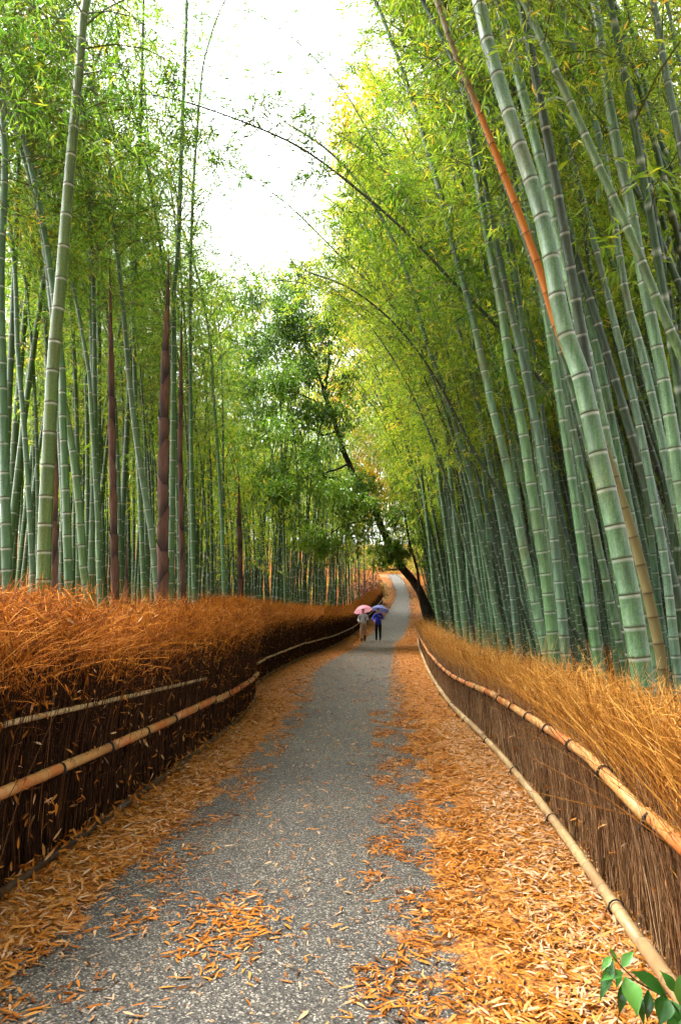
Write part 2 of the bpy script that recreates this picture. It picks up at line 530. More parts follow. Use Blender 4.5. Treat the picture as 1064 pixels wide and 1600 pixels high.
def build_path():
    ys = np.concatenate([np.arange(-6, 20, .2), np.arange(20, 79, .5)])
    us = np.linspace(0, 1, 31)
    Y, U = np.meshgrid(ys, us, indexing='ij')
    l = XL(Y) - .15; r = XR(Y) + .15
    X = l + (r - l) * U
    Z = prof(Y) + .004 - .02 * np.exp(-((U - .0) / .1) ** 2) * 0
    i = np.arange(Y.size).reshape(Y.shape)
    q = np.stack([i[:-1, :-1], i[:-1, 1:], i[1:, 1:], i[1:, :-1]], -1).reshape(-1, 4)
    mb = MB(); mb.add(np.stack([X, Y, Z], -1), [q], 0, litter=litter_mask(X, Y).ravel())
    build(mb, 'path', M['path'], kind='structure')
build_path()

# ------------------------------------------------------------------ fallen leaves (uncountable)
def build_fallen():
    mb = MB()
    def scatter(n, y0, y1, side, w0, w1, lnr, zr, tint, power=1.0, clump=None, flat_=.35):
        u = rng.random(n) ** power
        y = y0 + (y1 - y0) * u
        d = w0 + (w1 - w0) * rng.random(n)
        if clump is not None:
            k = np.sin(y * 5.3 + d * 3) * np.sin(d * 7.1 - y * 2.2) + np.sin(y * 11 + 1) * np.sin(d * 13) * .7
            keep = k + rng.normal(0, .45, n) > clump
            y, d = y[keep], d[keep]; n = len(y)
        x = XL(y) + d if side == 'L' else XR(y) - d
        base = np.stack([x, y, prof(y) + .007 + rng.random(n) * zr], 1)
        a = rng.random(n) * 2 * PI
        dr = np.stack([np.cos(a), np.sin(a), rng.normal(0, flat_ * .5, n) * (zr > .01)], 1)
        up = np.stack([rng.normal(0, flat_, n), rng.normal(0, flat_, n), np.ones(n)], 1)
        ln = rng.uniform(*lnr, n); wd = ln * rng.uniform(.10, .19, n)
        V, t, q = leaves4(base, dr, up, ln, wd, rng.uniform(.0, .12, n))
        V[:, 2] = np.maximum(V[:, 2], prof(V[:, 1]) + .006)
        mb.add(V, [t, q], 0, rnd=rep(np.clip(rng.normal(tint, .25, n), 0, 1), 6))
    # left strip: orange tan
    scatter(18000, 1.8, 12.5, 'L', -.04, .55, (.045, .095), .022, .62)
    scatter(6500, 1.8, 12.5, 'L', .4, .95, (.04, .085), .006, .45, clump=.1)
    scatter(12000, 12, 34, 'L', .0, 1.0, (.06, .11), .015, .5)
    # right strip: pale dry next to the fence, matted orange farther out
    scatter(20000, 1.6, 10, 'R', -.03, .52, (.045, .095), .028, .74)
    scatter(13000, 1.8, 10, 'R', .4, .95, (.04, .09), .012, .55, clump=-.3)
    scatter(20000, 1.8, 11, 'R', .6, 1.38, (.035, .08), .006, .36, clump=.25)
    scatter(12000, 10, 34, 'R', .0, 1.0, (.06, .11), .015, .5)
    scatter(9000, 33, 76, 'L', -.1, .9, (.12, .2), .02, .5)
    scatter(9000, 33, 76, 'R', -.1, .8, (.12, .2), .02, .5)
    # loose leaves over the asphalt
    scatter(5500, 1.8, 12, 'L', .6, 3.3, (.03, .075), .004, .45, clump=.75)
    scatter(1500, 1.8, 14, 'L', .5, 3.0, (.035, .085), .008, .75)
    scatter(3500, 12, 34, 'L', .6, 3.0, (.05, .1), .005, .5)
    # one drift of leaves left of the middle
    n = 420
    c = on_ground(345, 1450)
    x = c[0] + rng.normal(0, .13, n) + .04; y = c[1] + rng.normal(0, .2, n)
    a = rng.random(n) * 2 * PI
    ln = rng.uniform(.035, .08, n)
    V, t, q = leaves4(np.stack([x, y, prof(y) + .006 + rng.random(n) * .006], 1), np.stack([np.cos(a), np.sin(a), 0 * a], 1),
                      np.stack([rng.normal(0, .2, n), rng.normal(0, .2, n), np.ones(n)], 1), ln, ln * .2, rng.uniform(0, .1, n))
    V[:, 2] = np.maximum(V[:, 2], prof(V[:, 1]) + .006)
    mb.add(V, [t, q], 0, rnd=rep(np.clip(rng.normal(.42, .22, n), 0, 1), 6))
    o = build(mb, 'fallen_leaves', M['dleaf'], kind='stuff', smooth=False)
    o['label'] = 'orange and tan fallen bamboo leaves lying along both path edges'; o['category'] = 'leaves'
build_fallen()

# ------------------------------------------------------------------ brush fences
class Line:
    """arc-length polyline on the ground; off > 0 is away from the path"""
    def __init__(s, fx, y0, y1, sgn):
        s.y = np.linspace(y0, y1, 400); s.x = fx(s.y); s.sgn = sgn
        seg = np.hypot(np.diff(s.x), np.diff(s.y))
        s.s = np.concatenate([[0], np.cumsum(seg)]); s.L = s.s[-1]
    def p(s, t, off=0.0, z=0.0):
        t = np.asarray(t, float)
        x = np.interp(t, s.s, s.x); y = np.interp(t, s.s, s.y)
        e = .05
        tx = np.interp(t + e, s.s, s.x) - np.interp(t - e, s.s, s.x); ty = np.interp(t + e, s.s, s.y) - np.interp(t - e, s.s, s.y)
        l = np.maximum(np.hypot(tx, ty), 1e-6); tx, ty = tx / l, ty / l
        # outward normal (away from path)
        nx, ny = (ty, -tx) if s.sgn > 0 else (-ty, tx)
        X = x + nx * off; Y = y + ny * off
        return np.stack([X, Y, prof(Y) + z], -1)
    def t_at_y(s, y): return np.interp(y, s.y, s.s)

def fence_core(line, parent, h, th, mat, front=.08):
    t = np.linspace(0, line.L, 60)
    hh = h(t) if callable(h) else np.full(60, h)
    ring = [line.p(t, front, -.15), line.p(t, front, hh), line.p(t, front + th, hh), line.p(t, front + th, -.15)]
    V = np.stack(ring, 1)
    i = np.arange(240).reshape(60, 4)
    A, B = i[:-1], i[1:]
    q = np.stack([A, np.roll(A, -1, 1), np.roll(B, -1, 1), B], -1).reshape(-1, 4)
    mb = MB(); mb.add(V, [q, i[:1, ::-1], i[-1:]])
    return build(mb, 'brush_core', mat, parent, smooth=False)

def twigs(line, n, tdist, off, z0, z1, lean_o, lean_t, rad, curl=.0, pts=3):
    """n upright twigs; off,z0,z1,lean in metres/fractions as (lo,hi) ranges"""
    t = tdist(n)
    o = rng.uniform(*off, n); a = rng.uniform(*z0, n)
    b = z1(t) + rng.normal(0, .07, n) if callable(z1) else rng.uniform(*z1, n)
    b = np.maximum(b, a + .08)
    lo = rng.normal(lean_o[0], lean_o[1], n); lt = rng.normal(lean_t[0], lean_t[1], n)
    k = np.linspace(0, 1, pts)
    P = []
    for u in k:
        z = a + (b - a) * u - curl * (u ** 2) * (np.abs(lo) + np.abs(lt)) * (b - a)
        P.append(line.p(np.clip(t + lt * (b - a) * u ** 1.4, -1, line.L + 1), o + lo * (b - a) * u ** 1.4, z))
    P = np.stack(P, 1)
    rr = rng.uniform(*rad, n)[:, None] * np.linspace(1, .45, pts)[None]
    return prisms(P, rr, 3)

def pole_run(line, parent, t0, t1, zf, off, rad, mat, seglen=2.6, name='rail'):
    """bamboo poles laid end to end, each its own part, with nodes"""
    t = t0; rails = []
    while t < t1 - .2:
        L = min(seglen * rng.uniform(.85, 1.15), t1 - t)
        nn = max(3, int(L / .30))
        tt = []; rr = []; bd = []
        r0 = rad * rng.uniform(.88, 1.1)
        for k in range(nn + 1):
            c = t + L * k / nn
            if k in (0, nn):
                tt.append(c); rr.append(r0); bd.append(0)
            else:
                for dt, f, b in ((-.02, 1.0, 0), (-.006, 1.10, -.2), (.0, 1.06, -1), (.006, 1.12, -.2), (.02, 1.0, 0)):
                    tt.append(c + dt); rr.append(r0 * f); bd.append(b)
        tt = np.array(tt)
        jit = rng.normal(0, .008, 2)
        z = zf(tt) + np.interp(tt, [t, t + L], jit)
        P = line.p(tt, off, z)
        mb = MB()
        capped_tube(mb, P, rr, 10, band=np.array(bd, float))
        rails.append((t, build(mb, name, mat, parent)))
        t += L + .004
    return rails

def tie(line, rails, t, z, off, rad, turns=2):
    parent = [r for r in rails if r[0] <= t][-1][1]
    mb = MB()
    for j in range(turns):
        a = np.linspace(0, 2 * PI, 13)
        cc = line.p(t + j * .012, off, z)
        n = line.p(t, off + 1, z) - line.p(t, off, z); n[2] = 0; n = n / np.linalg.norm(n)
        tg = np.array([n[1], -n[0], 0])
        P = cc + (np.cos(a)[:, None] * n + np.sin(a)[:, None] * np.array([0, 0, 1.0])) * (rad + .005) + tg * (np.sin(a) * .006)[:, None]
        capped_tube(mb, P, np.full(13, .005), 5)
    # loose ends
    e = line.p(t, off - rad - .01, z - .0)
    for s in (-1, 1):
        capped_tube(mb, [e, e + np.array([.008 * s, 0, -.018]), e + np.array([.02 * s, 0, -.035])], [.005, .004, .003], 4)
    build(mb, 'tie', M['cord'], parent)

def caught_leaves(line, parent, n, tdist, off, zr, tint, size=(.04, .085)):
    t = tdist(n)
    z = rng.uniform(*zr, n)
    B = line.p(t, rng.uniform(*off, n), z)
    d = rng.normal(0, 1, (n, 3)); d[:, 2] -= .3
    up = rng.normal(0, 1, (n, 3))
    ln = rng.uniform(*size, n)
    V, t3, q = leaves4(B, d, up, ln, ln * rng.uniform(.14, .24, n), rng.uniform(0, .12, n))
    mb = MB(); mb.add(V, [t3, q], 0, rnd=rep(np.clip(rng.normal(tint, .22, n), 0, 1), 6))
    return build(mb, 'caught_leaves', M['dleaf'], parent, kind='stuff', smooth=False)

def near_bias(line, p=1.7):
    return lambda n: line.L * rng.random(n) ** p

# --- right fence
def right_fence():
    ln = Line(XR, 1.0, 35, +1)
    root = thing('brush_fence', 'low brown brushwood fence with golden twig tips and bamboo rails along the right edge', 'fence', tuple(ln.p(0.0)))
    root.location = (0, 0, 0)
    fence_core(ln, root, lambda t: np.interp(t, [0, 3, 8, 34], [.66, .66, .58, .5]), .32, M['core_brown'], front=.10)
    top = lambda t: np.interp(t, [0, 3, 7, 11, 34], [1.12, 1.12, 1.0, .95, .95])
    mb = MB()
    V, q = twigs(ln, 15000, near_bias(ln, 2.0), (-.01, .11), (-.02, .25), (.55, .85), (0.02, .10), (0, .14), (.0018, .0038))
    mb.add(V, [q], 0, rnd=rep(rng.beta(2, 2.2, 15000), 9))
    build(mb, 'brushwood', M['tw_grey'], root, kind='stuff')
    mb = MB()
    n = 17000
    V, q = twigs(ln, n, near_bias(ln, 2.0), (.02, .52), (.42, .66), top, (-.06, .30), (.02, .34), (.0013, .0034), curl=.15, pts=4)
    mb.add(V, [q], 0, rnd=rep(rng.beta(1.5, 1.5, n), 12))
    n = 5000
    t = near_bias(ln, 2.0)(n)
    A = ln.p(t, rng.uniform(0, .5, n), top(t) - np.abs(rng.normal(.02, .2, n)))
    d = nrm(rng.normal(0, 1, (n, 3))) * rng.uniform(.06, .22, n)[:, None]; d[:, 2] = np.abs(d[:, 2]) * .7
    V, q = prisms(np.stack([A, A + d * .5 + np.array([0, 0, .012]), A + d], 1), np.tile([.0026, .0022, .0012], (n, 1)), 3)
    mb.add(V, [q], 0, rnd=rep(rng.beta(1.8, 1.5, n), 9))
    n = 1200
    V, q = twigs(ln, n, near_bias(ln, 1.8), (.02, .5), (.6, .8), (1.1, 1.42), (-.05, .35), (.05, .35), (.0012, .0022), curl=.2, pts=4)
    mb.add(V, [q], 0, rnd=rep(rng.beta(3, 1.5, n), 12))
    build(mb, 'twig_tips', M['tw_gold'], root, kind='stuff')
    caught_leaves(ln, root, 1500, near_bias(ln, 1.8), (-.02, .5), (.55, 1.1), .8, (.035, .08))
    caught_leaves(ln, root, 500, near_bias(ln, 1.8), (-.03, .02), (.02, .6), .7, (.03, .07))
    zt = lambda t: np.interp(t, [0, 2.2, 3.2, 7, 10, 16, 34], [.62, .66, .72, .62, .53, .5, .5])
    ra = pole_run(ln, root, 0.0, 34, zt, -.045, .034, M['pole'], 2.2, 'rail')
    rb = pole_run(ln, root, 0.2, 34, lambda t: np.full(np.shape(t), .06), -.05, .034, M['pole_old'], 2.5, 'foot_rail')
    for t in list(np.arange(.75, 12, .72)) + list(np.arange(12.5, 33, 2)):
        tie(ln, ra, t, float(zt(t)), -.045, .036)
    for t in np.arange(1.3, 14, 1.5):
        tie(ln, rb, t, .06, -.05, .036, 1)
right_fence()

# --- left hedge fences: one near, one farther on that starts set back
def left_fence(y0, y1, fx, label, nscale, up_rail):
    ln = Line(fx, y0, y1, -1)
    root = thing('brush_hedge', label, 'fence')
    top = lambda t: np.interp(t, [0, ln.L * .5, ln.L], [1.68, 1.52, 1.48]) + .07 * np.sin(np.asarray(t) * 2.3) + .06 * np.sin(np.asarray(t) * 5.1 + 1) + .045 * np.sin(np.asarray(t) * 11.7)
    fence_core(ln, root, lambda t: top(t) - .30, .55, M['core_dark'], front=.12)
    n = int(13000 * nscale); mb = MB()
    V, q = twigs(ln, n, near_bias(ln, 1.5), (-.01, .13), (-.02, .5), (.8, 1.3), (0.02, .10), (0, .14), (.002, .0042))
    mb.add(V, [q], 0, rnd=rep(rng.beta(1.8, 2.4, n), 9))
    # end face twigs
    build(mb, 'brushwood', M['tw_shade'], root, kind='stuff')
    mb = MB()
    n = int(10000 * nscale)
    V, q = twigs(ln, n, near_bias(ln, 1.4), (-.07, .75), (.98, 1.42), top, (-.05, .50), (0, .50), (.0013, .003), curl=.30, pts=4)
    mb.add(V, [q], 0, rnd=rep(rng.beta(2, 2, n), 12))
    n = int(34000 * nscale)   # short cross twigs that make the top bushy
    t = near_bias(ln, 1.4)(n)
    A = ln.p(t, rng.uniform(-.10, .75, n), top(t) - np.abs(rng.normal(.02, .26, n)) + .03)
    d = nrm(rng.normal(0, 1, (n, 3))) * rng.uniform(.05, .17, n)[:, None]; d[:, 2] = d[:, 2] * .9 + .02
    P = np.stack([A, A + d * .5 + np.array([0, 0, .01]), A + d], 1)
    V, q = prisms(P, np.stack([np.full(n, .0028), np.full(n, .0022), np.full(n, .0012)], 1), 3)
    mb.add(V, [q], 0, rnd=rep(rng.beta(2, 2, n), 9))
    n = int(1600 * nscale)
    V, q = twigs(ln, n, near_bias(ln, 1.4), (-.05, .7), (1.2, 1.45), (1.55, 1.9), (0, .3), (0, .3), (.0012, .0022), curl=.25, pts=4)
    mb.add(V, [q], 0, rnd=rep(rng.beta(2, 2, n), 12))
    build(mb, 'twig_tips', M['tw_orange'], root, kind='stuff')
    caught_leaves(ln, root, int(8000 * nscale), near_bias(ln, 1.4), (-.12, .75), (.95, 1.62), .5, (.035, .085))
    caught_leaves(ln, root, int(1100 * nscale), near_bias(ln, 1.4), (-.06, .0), (.03, 1.1), .55, (.04, .09))
    zt = lambda t: np.interp(t, [0, ln.L], [.63, .46]) if up_rail else np.full(np.shape(t), .47)
    ra = pole_run(ln, root, 0.02, ln.L - .05, zt, -.05, .036 if up_rail else .026, M['pole'] if up_rail else M['pole_old'], 1.5, 'rail')
    if up_rail:
        t1 = float(ln.t_at_y(8.0))
        pole_run(ln, root, 0.02, t1, lambda t: np.interp(t, [0, ln.t_at_y(3.5), t1], [1.0, .97, .80]), -.03, .018, M['pole_old'], 3.0, 'upper_rail')
        for t in np.arange(.6, ln.L - .3, .74): tie(ln, ra, t, float(zt(t)), -.05, .037)
    pole_run(ln, root, 0.1, ln.L - .1, lambda t: np.full(np.shape(t), .055), -.03, .028, M['pole_dark'], 2.4, 'foot_rail')
    caught_leaves(ln, root, int(900 * nscale), near_bias(ln, 1.4), (-.10, -.02), (.02, .13), .5, (.04, .09))
    return ln
left_fence(1.0, 12.2, XL, 'tall dark brushwood hedge with orange bushy top and two bamboo rails, near left', 1.0, True)
left_fence(12.4, 60, lambda y: XL(y) - .25 * np.clip((17 - y) / 4, 0, 1), 'farther brushwood hedge receding up the left side of the path past the walkers', 1.3, False)

# ------------------------------------------------------------------ bamboo
def culm_mesh(name, pts, r0, r1, mat=None, inter=(.12, .30), sides=10, node_amp=.09, detail=True, hgt=False):
    """stem with node ridges along a polyline (metres). band attr: +1 waxy ring, -1 dark scar"""
    pts = np.asarray(pts, float)
    seg = np.linalg.norm(np.diff(pts, axis=0), axis=1)
    S = np.concatenate([[0], np.cumsum(seg)]); L = S[-1]
    s = 0.0; ss = [0.0]; ff = [1.0]; bb = [0.0]
    s = .08
    while s < L - .05:
        if detail:
            for ds, f, b in ((-.03, 1.0, 0), (-.012, 1.0, 1), (-.004, 1.02, .8), (.0, 1 + node_amp * .5, -1), (.007, 1 + node_amp, -.6), (.018, 1.0, 0)):
                ss.append(s + ds); ff.append(f); bb.append(b)
        else:
            for ds, f, b in ((-.035, 1.0, 0), (-.01, 1.02, 1), (.008, 1 + node_amp, -.8), (.025, 1.0, 0)):
                ss.append(s + ds); ff.append(f); bb.append(b)
        s += (inter[0] + (inter[1] - inter[0]) * min(1, s / 3.0)) * rng.uniform(.92, 1.08)
    ss.append(L); ff.append(.5); bb.append(0)
    ss = np.maximum.accumulate(np.array(ss))
    ss = ss + np.arange(len(ss)) * 1e-5
    P = np.stack([np.interp(ss, S, pts[:, k]) for k in range(3)], 1)
    rr = (r0 + (r1 - r0) * (ss / L) ** 1.1) * np.array(ff)
    mb = MB()
    kw = dict(band=np.array(bb, float))
    if hgt: kw['hgt'] = ss / L
    capped_tube(mb, P, rr, sides, 0, True, **kw)
    return mb.mesh(name, mat or M['culm'], True)

def smooth_curve(pts, n=40):
    """Catmull-Rom through the points"""
    p = np.asarray(pts, float)
    if len(p) == 2: return p[0] + (p[1] - p[0]) * np.linspace(0, 1, n)[:, None]
    q = np.vstack([2 * p[0] - p[1], p, 2 * p[-1] - p[-2]])
    out = []
    m = max(2, n // (len(p) - 1))
    for i in range(len(p) - 1):
        a, b, c, d = q[i], q[i + 1], q[i + 2], q[i + 3]
        for t in np.linspace(0, 1, m, endpoint=False):
            out.append(.5 * (2 * b + (c - a) * t + (2 * a - 5 * b + 4 * c - d) * t * t + (3 * b - 3 * c + d - a) * t ** 3))
    out.append(p[-1])
    return np.array(out)

def crown_mesh(name, pts, h0, nb, twigs_per, leaves_per, blen=(1.7, .6), lsize=(.085, .15), spread=.16, seed=0, lod=1.0, mb=None, keep=None):
    """side branches with drooping leaf sprays along the upper culm"""
    g = np.random.default_rng(seed)
    pts = np.asarray(pts, float)
    seg = np.linalg.norm(np.diff(pts, axis=0), axis=1)
    S = np.concatenate([[0], np.cumsum(seg)]); L = S[-1]
    u = (np.arange(nb) + g.random(nb)) / nb
    s = h0 + (L - h0) * u
    B = np.stack([np.interp(s, S, pts[:, k]) for k in range(3)], 1)
    az = np.arange(nb) * PI + g.normal(0, .75, nb) + g.random() * 6.28
    el = g.uniform(R(15), R(55), nb)
    bl = (blen[0] + (blen[1] - blen[0]) * u) * g.uniform(.55, 1.25, nb) * np.clip(.45 + u * 3, 0, 1)
    d = np.stack([np.cos(az) * np.cos(el), np.sin(az) * np.cos(el), np.sin(el)], 1)
    k = np.linspace(0, 1, 5)
    P = B[:, None] + d[:, None] * (bl[:, None] * k)[..., None]
    P[..., 2] -= (k ** 2.2) * (bl * .55)[:, None]
    own = mb is None
    if own: mb = MB()
    V, q = prisms(P, np.linspace(1, .25, 5)[None] * (.004 + .004 * bl[:, None]) , 3)
    mb.add(V, [q], 1, rnd=0.0)
    # twigs
    n = nb * twigs_per
    bi = np.repeat(np.arange(nb), twigs_per)
    t = g.uniform(.22, 1.0, n)
    f = t * 4; i0 = np.clip(f.astype(int), 0, 3); fr = (f - i0)[:, None]
    A = P[bi, i0] * (1 - fr) + P[bi, i0 + 1] * fr
    td = nrm(d[bi] * .7 + g.normal(0, .75, (n, 3)) + np.array([0, 0, -.1]))
    tl = g.uniform(.15, .5, n) * np.clip(bl[bi], .5, 1.3)
    E = A + td * tl[:, None]; E[:, 2] -= tl * .25
    if lod >= .9:
        V, q = prisms(np.stack([A, (A + E) / 2 + np.array([0, 0, .02]), E], 1), np.tile([.0028, .0022, .0014], (n, 1)), 3)
        mb.add(V, [q], 1, rnd=0.0)
    m = n * leaves_per
    ti = np.repeat(np.arange(n), leaves_per)
    v = g.uniform(.35, 1.05, m)[:, None]
    lb = A[ti] * (1 - v) + E[ti] * v + g.normal(0, spread * .25, (m, 3))
    ld = nrm(td[ti] * .8 + g.normal(0, .6, (m, 3)) + np.array([0, 0, -.45]))
    up = np.array([0, 0, 1.0]) + g.normal(0, .55, (m, 3))
    ll = g.uniform(*lsize, m); lw = ll * g.uniform(.13, .19, m)
    hue = np.clip(g.normal(.38, .15, n)[ti] + g.normal(0, .13, m) + (g.random(m) < .03) * .5, 0, 1)
    V, t3 = leaves2(lb, ld, up, ll, lw)
    mb.add(V, [t3], 0, rnd=rep(hue, 4))
    if own: return mb.mesh(name, [M['bleaf'], M['btwig']], False)

BG = 'bamboo culms of the grove'
bamboo_count = 0
def bamboo(label, pts, r0, r1, tint=(1, 1, 1), leaf_tint=(1, 1, 1), h0=5.5, nb=34, tw=9, lp=6, mat=None, inter=(.12, .30), group=None, blen=(1.5, .6), cat='bamboo', node_amp=.09, hgt=False, name='bamboo', seed=None, lsize=(.085, .15)):
    global bamboo_count
    bamboo_count += 1
    pts = np.asarray(pts, float)
    b = pts[0]
    root = thing(name, label, cat, tuple(b), group)
    loc = pts - b
    o = link('culm', culm_mesh('culm', loc, r0, r1, mat, inter, node_amp=node_amp, hgt=hgt), root)
    o.color = (*tint, 1)
    if nb:
        f = link('foliage', crown_mesh('foliage', loc, h0, nb, tw, lp, blen, seed=seed or bamboo_count, lsize=lsize), root, 'stuff')
        f.color = (*leaf_tint, 1)
    return root

def from_pixels(px, depth, top_len, dslope=0.0, arch=None):
    """px: pixel polyline bottom -> top, all at (about) one depth; ends on the ground and is carried on beyond the frame"""
    P = [at(x, y, depth) for x, y in px]
    P = np.array(P)
    d0 = P[1] - P[0]; d0 = d0 / d0[2]
    # down to the ground
    b = P[0].copy()
    for _ in range(6):
        dz = b[2] - (float(H(b[0], b[1])) - .03)
        b = b - d0 * dz
        d0 = d0 * np.array([.92, .92, 1])
    pts = [b] if (P[0][2] - b[2]) > .12 else []
    pts += list(P) if pts else [np.array([P[0][0], P[0][1], float(H(P[0][0], P[0][1])) - .03])] + list(P[1:])
    pts = np.array(pts)
    z0 = pts[0][2]
    pts[:, 1] += dslope * (pts[:, 2] - z0)
    # re-scale x so that pixels stay right when depth changes
    for i in range(1, len(pts)):
        k = pts[i, 1] / depth
        pts[i, 0] *= k; pts[i, 2] = CAM_Z + (pts[i, 2] - CAM_Z) * k
    if top_len:
        e = pts[-1]; t = pts[-1] - pts[-2]; t = t / np.linalg.norm(t)
        hx = np.array([t[0], t[1], 0]); hx = hx / max(np.linalg.norm(hx), 1e-4)
        if arch is not None: hx = np.array([arch[0], arch[1], 0.0])
        for k in range(1, 5):
            t = t + hx * .10 + np.array([0, 0, -.06 * k]); t = t / np.linalg.norm(t)
            e = e + t * top_len / 4
            pts = np.vstack([pts, e])
    return smooth_curve(pts, 48)

W = lambda px, depth: px * depth / F / 2      # pixel width -> radius
GREEN_L = (.85, 1.0, .45); TEAL_R = (1.05, 1.12, 1.08); MOSS = (1.0, 1.0, .45); DARK = (.55, .62, .5); PALE = (1.35, 1.45, 1.35)

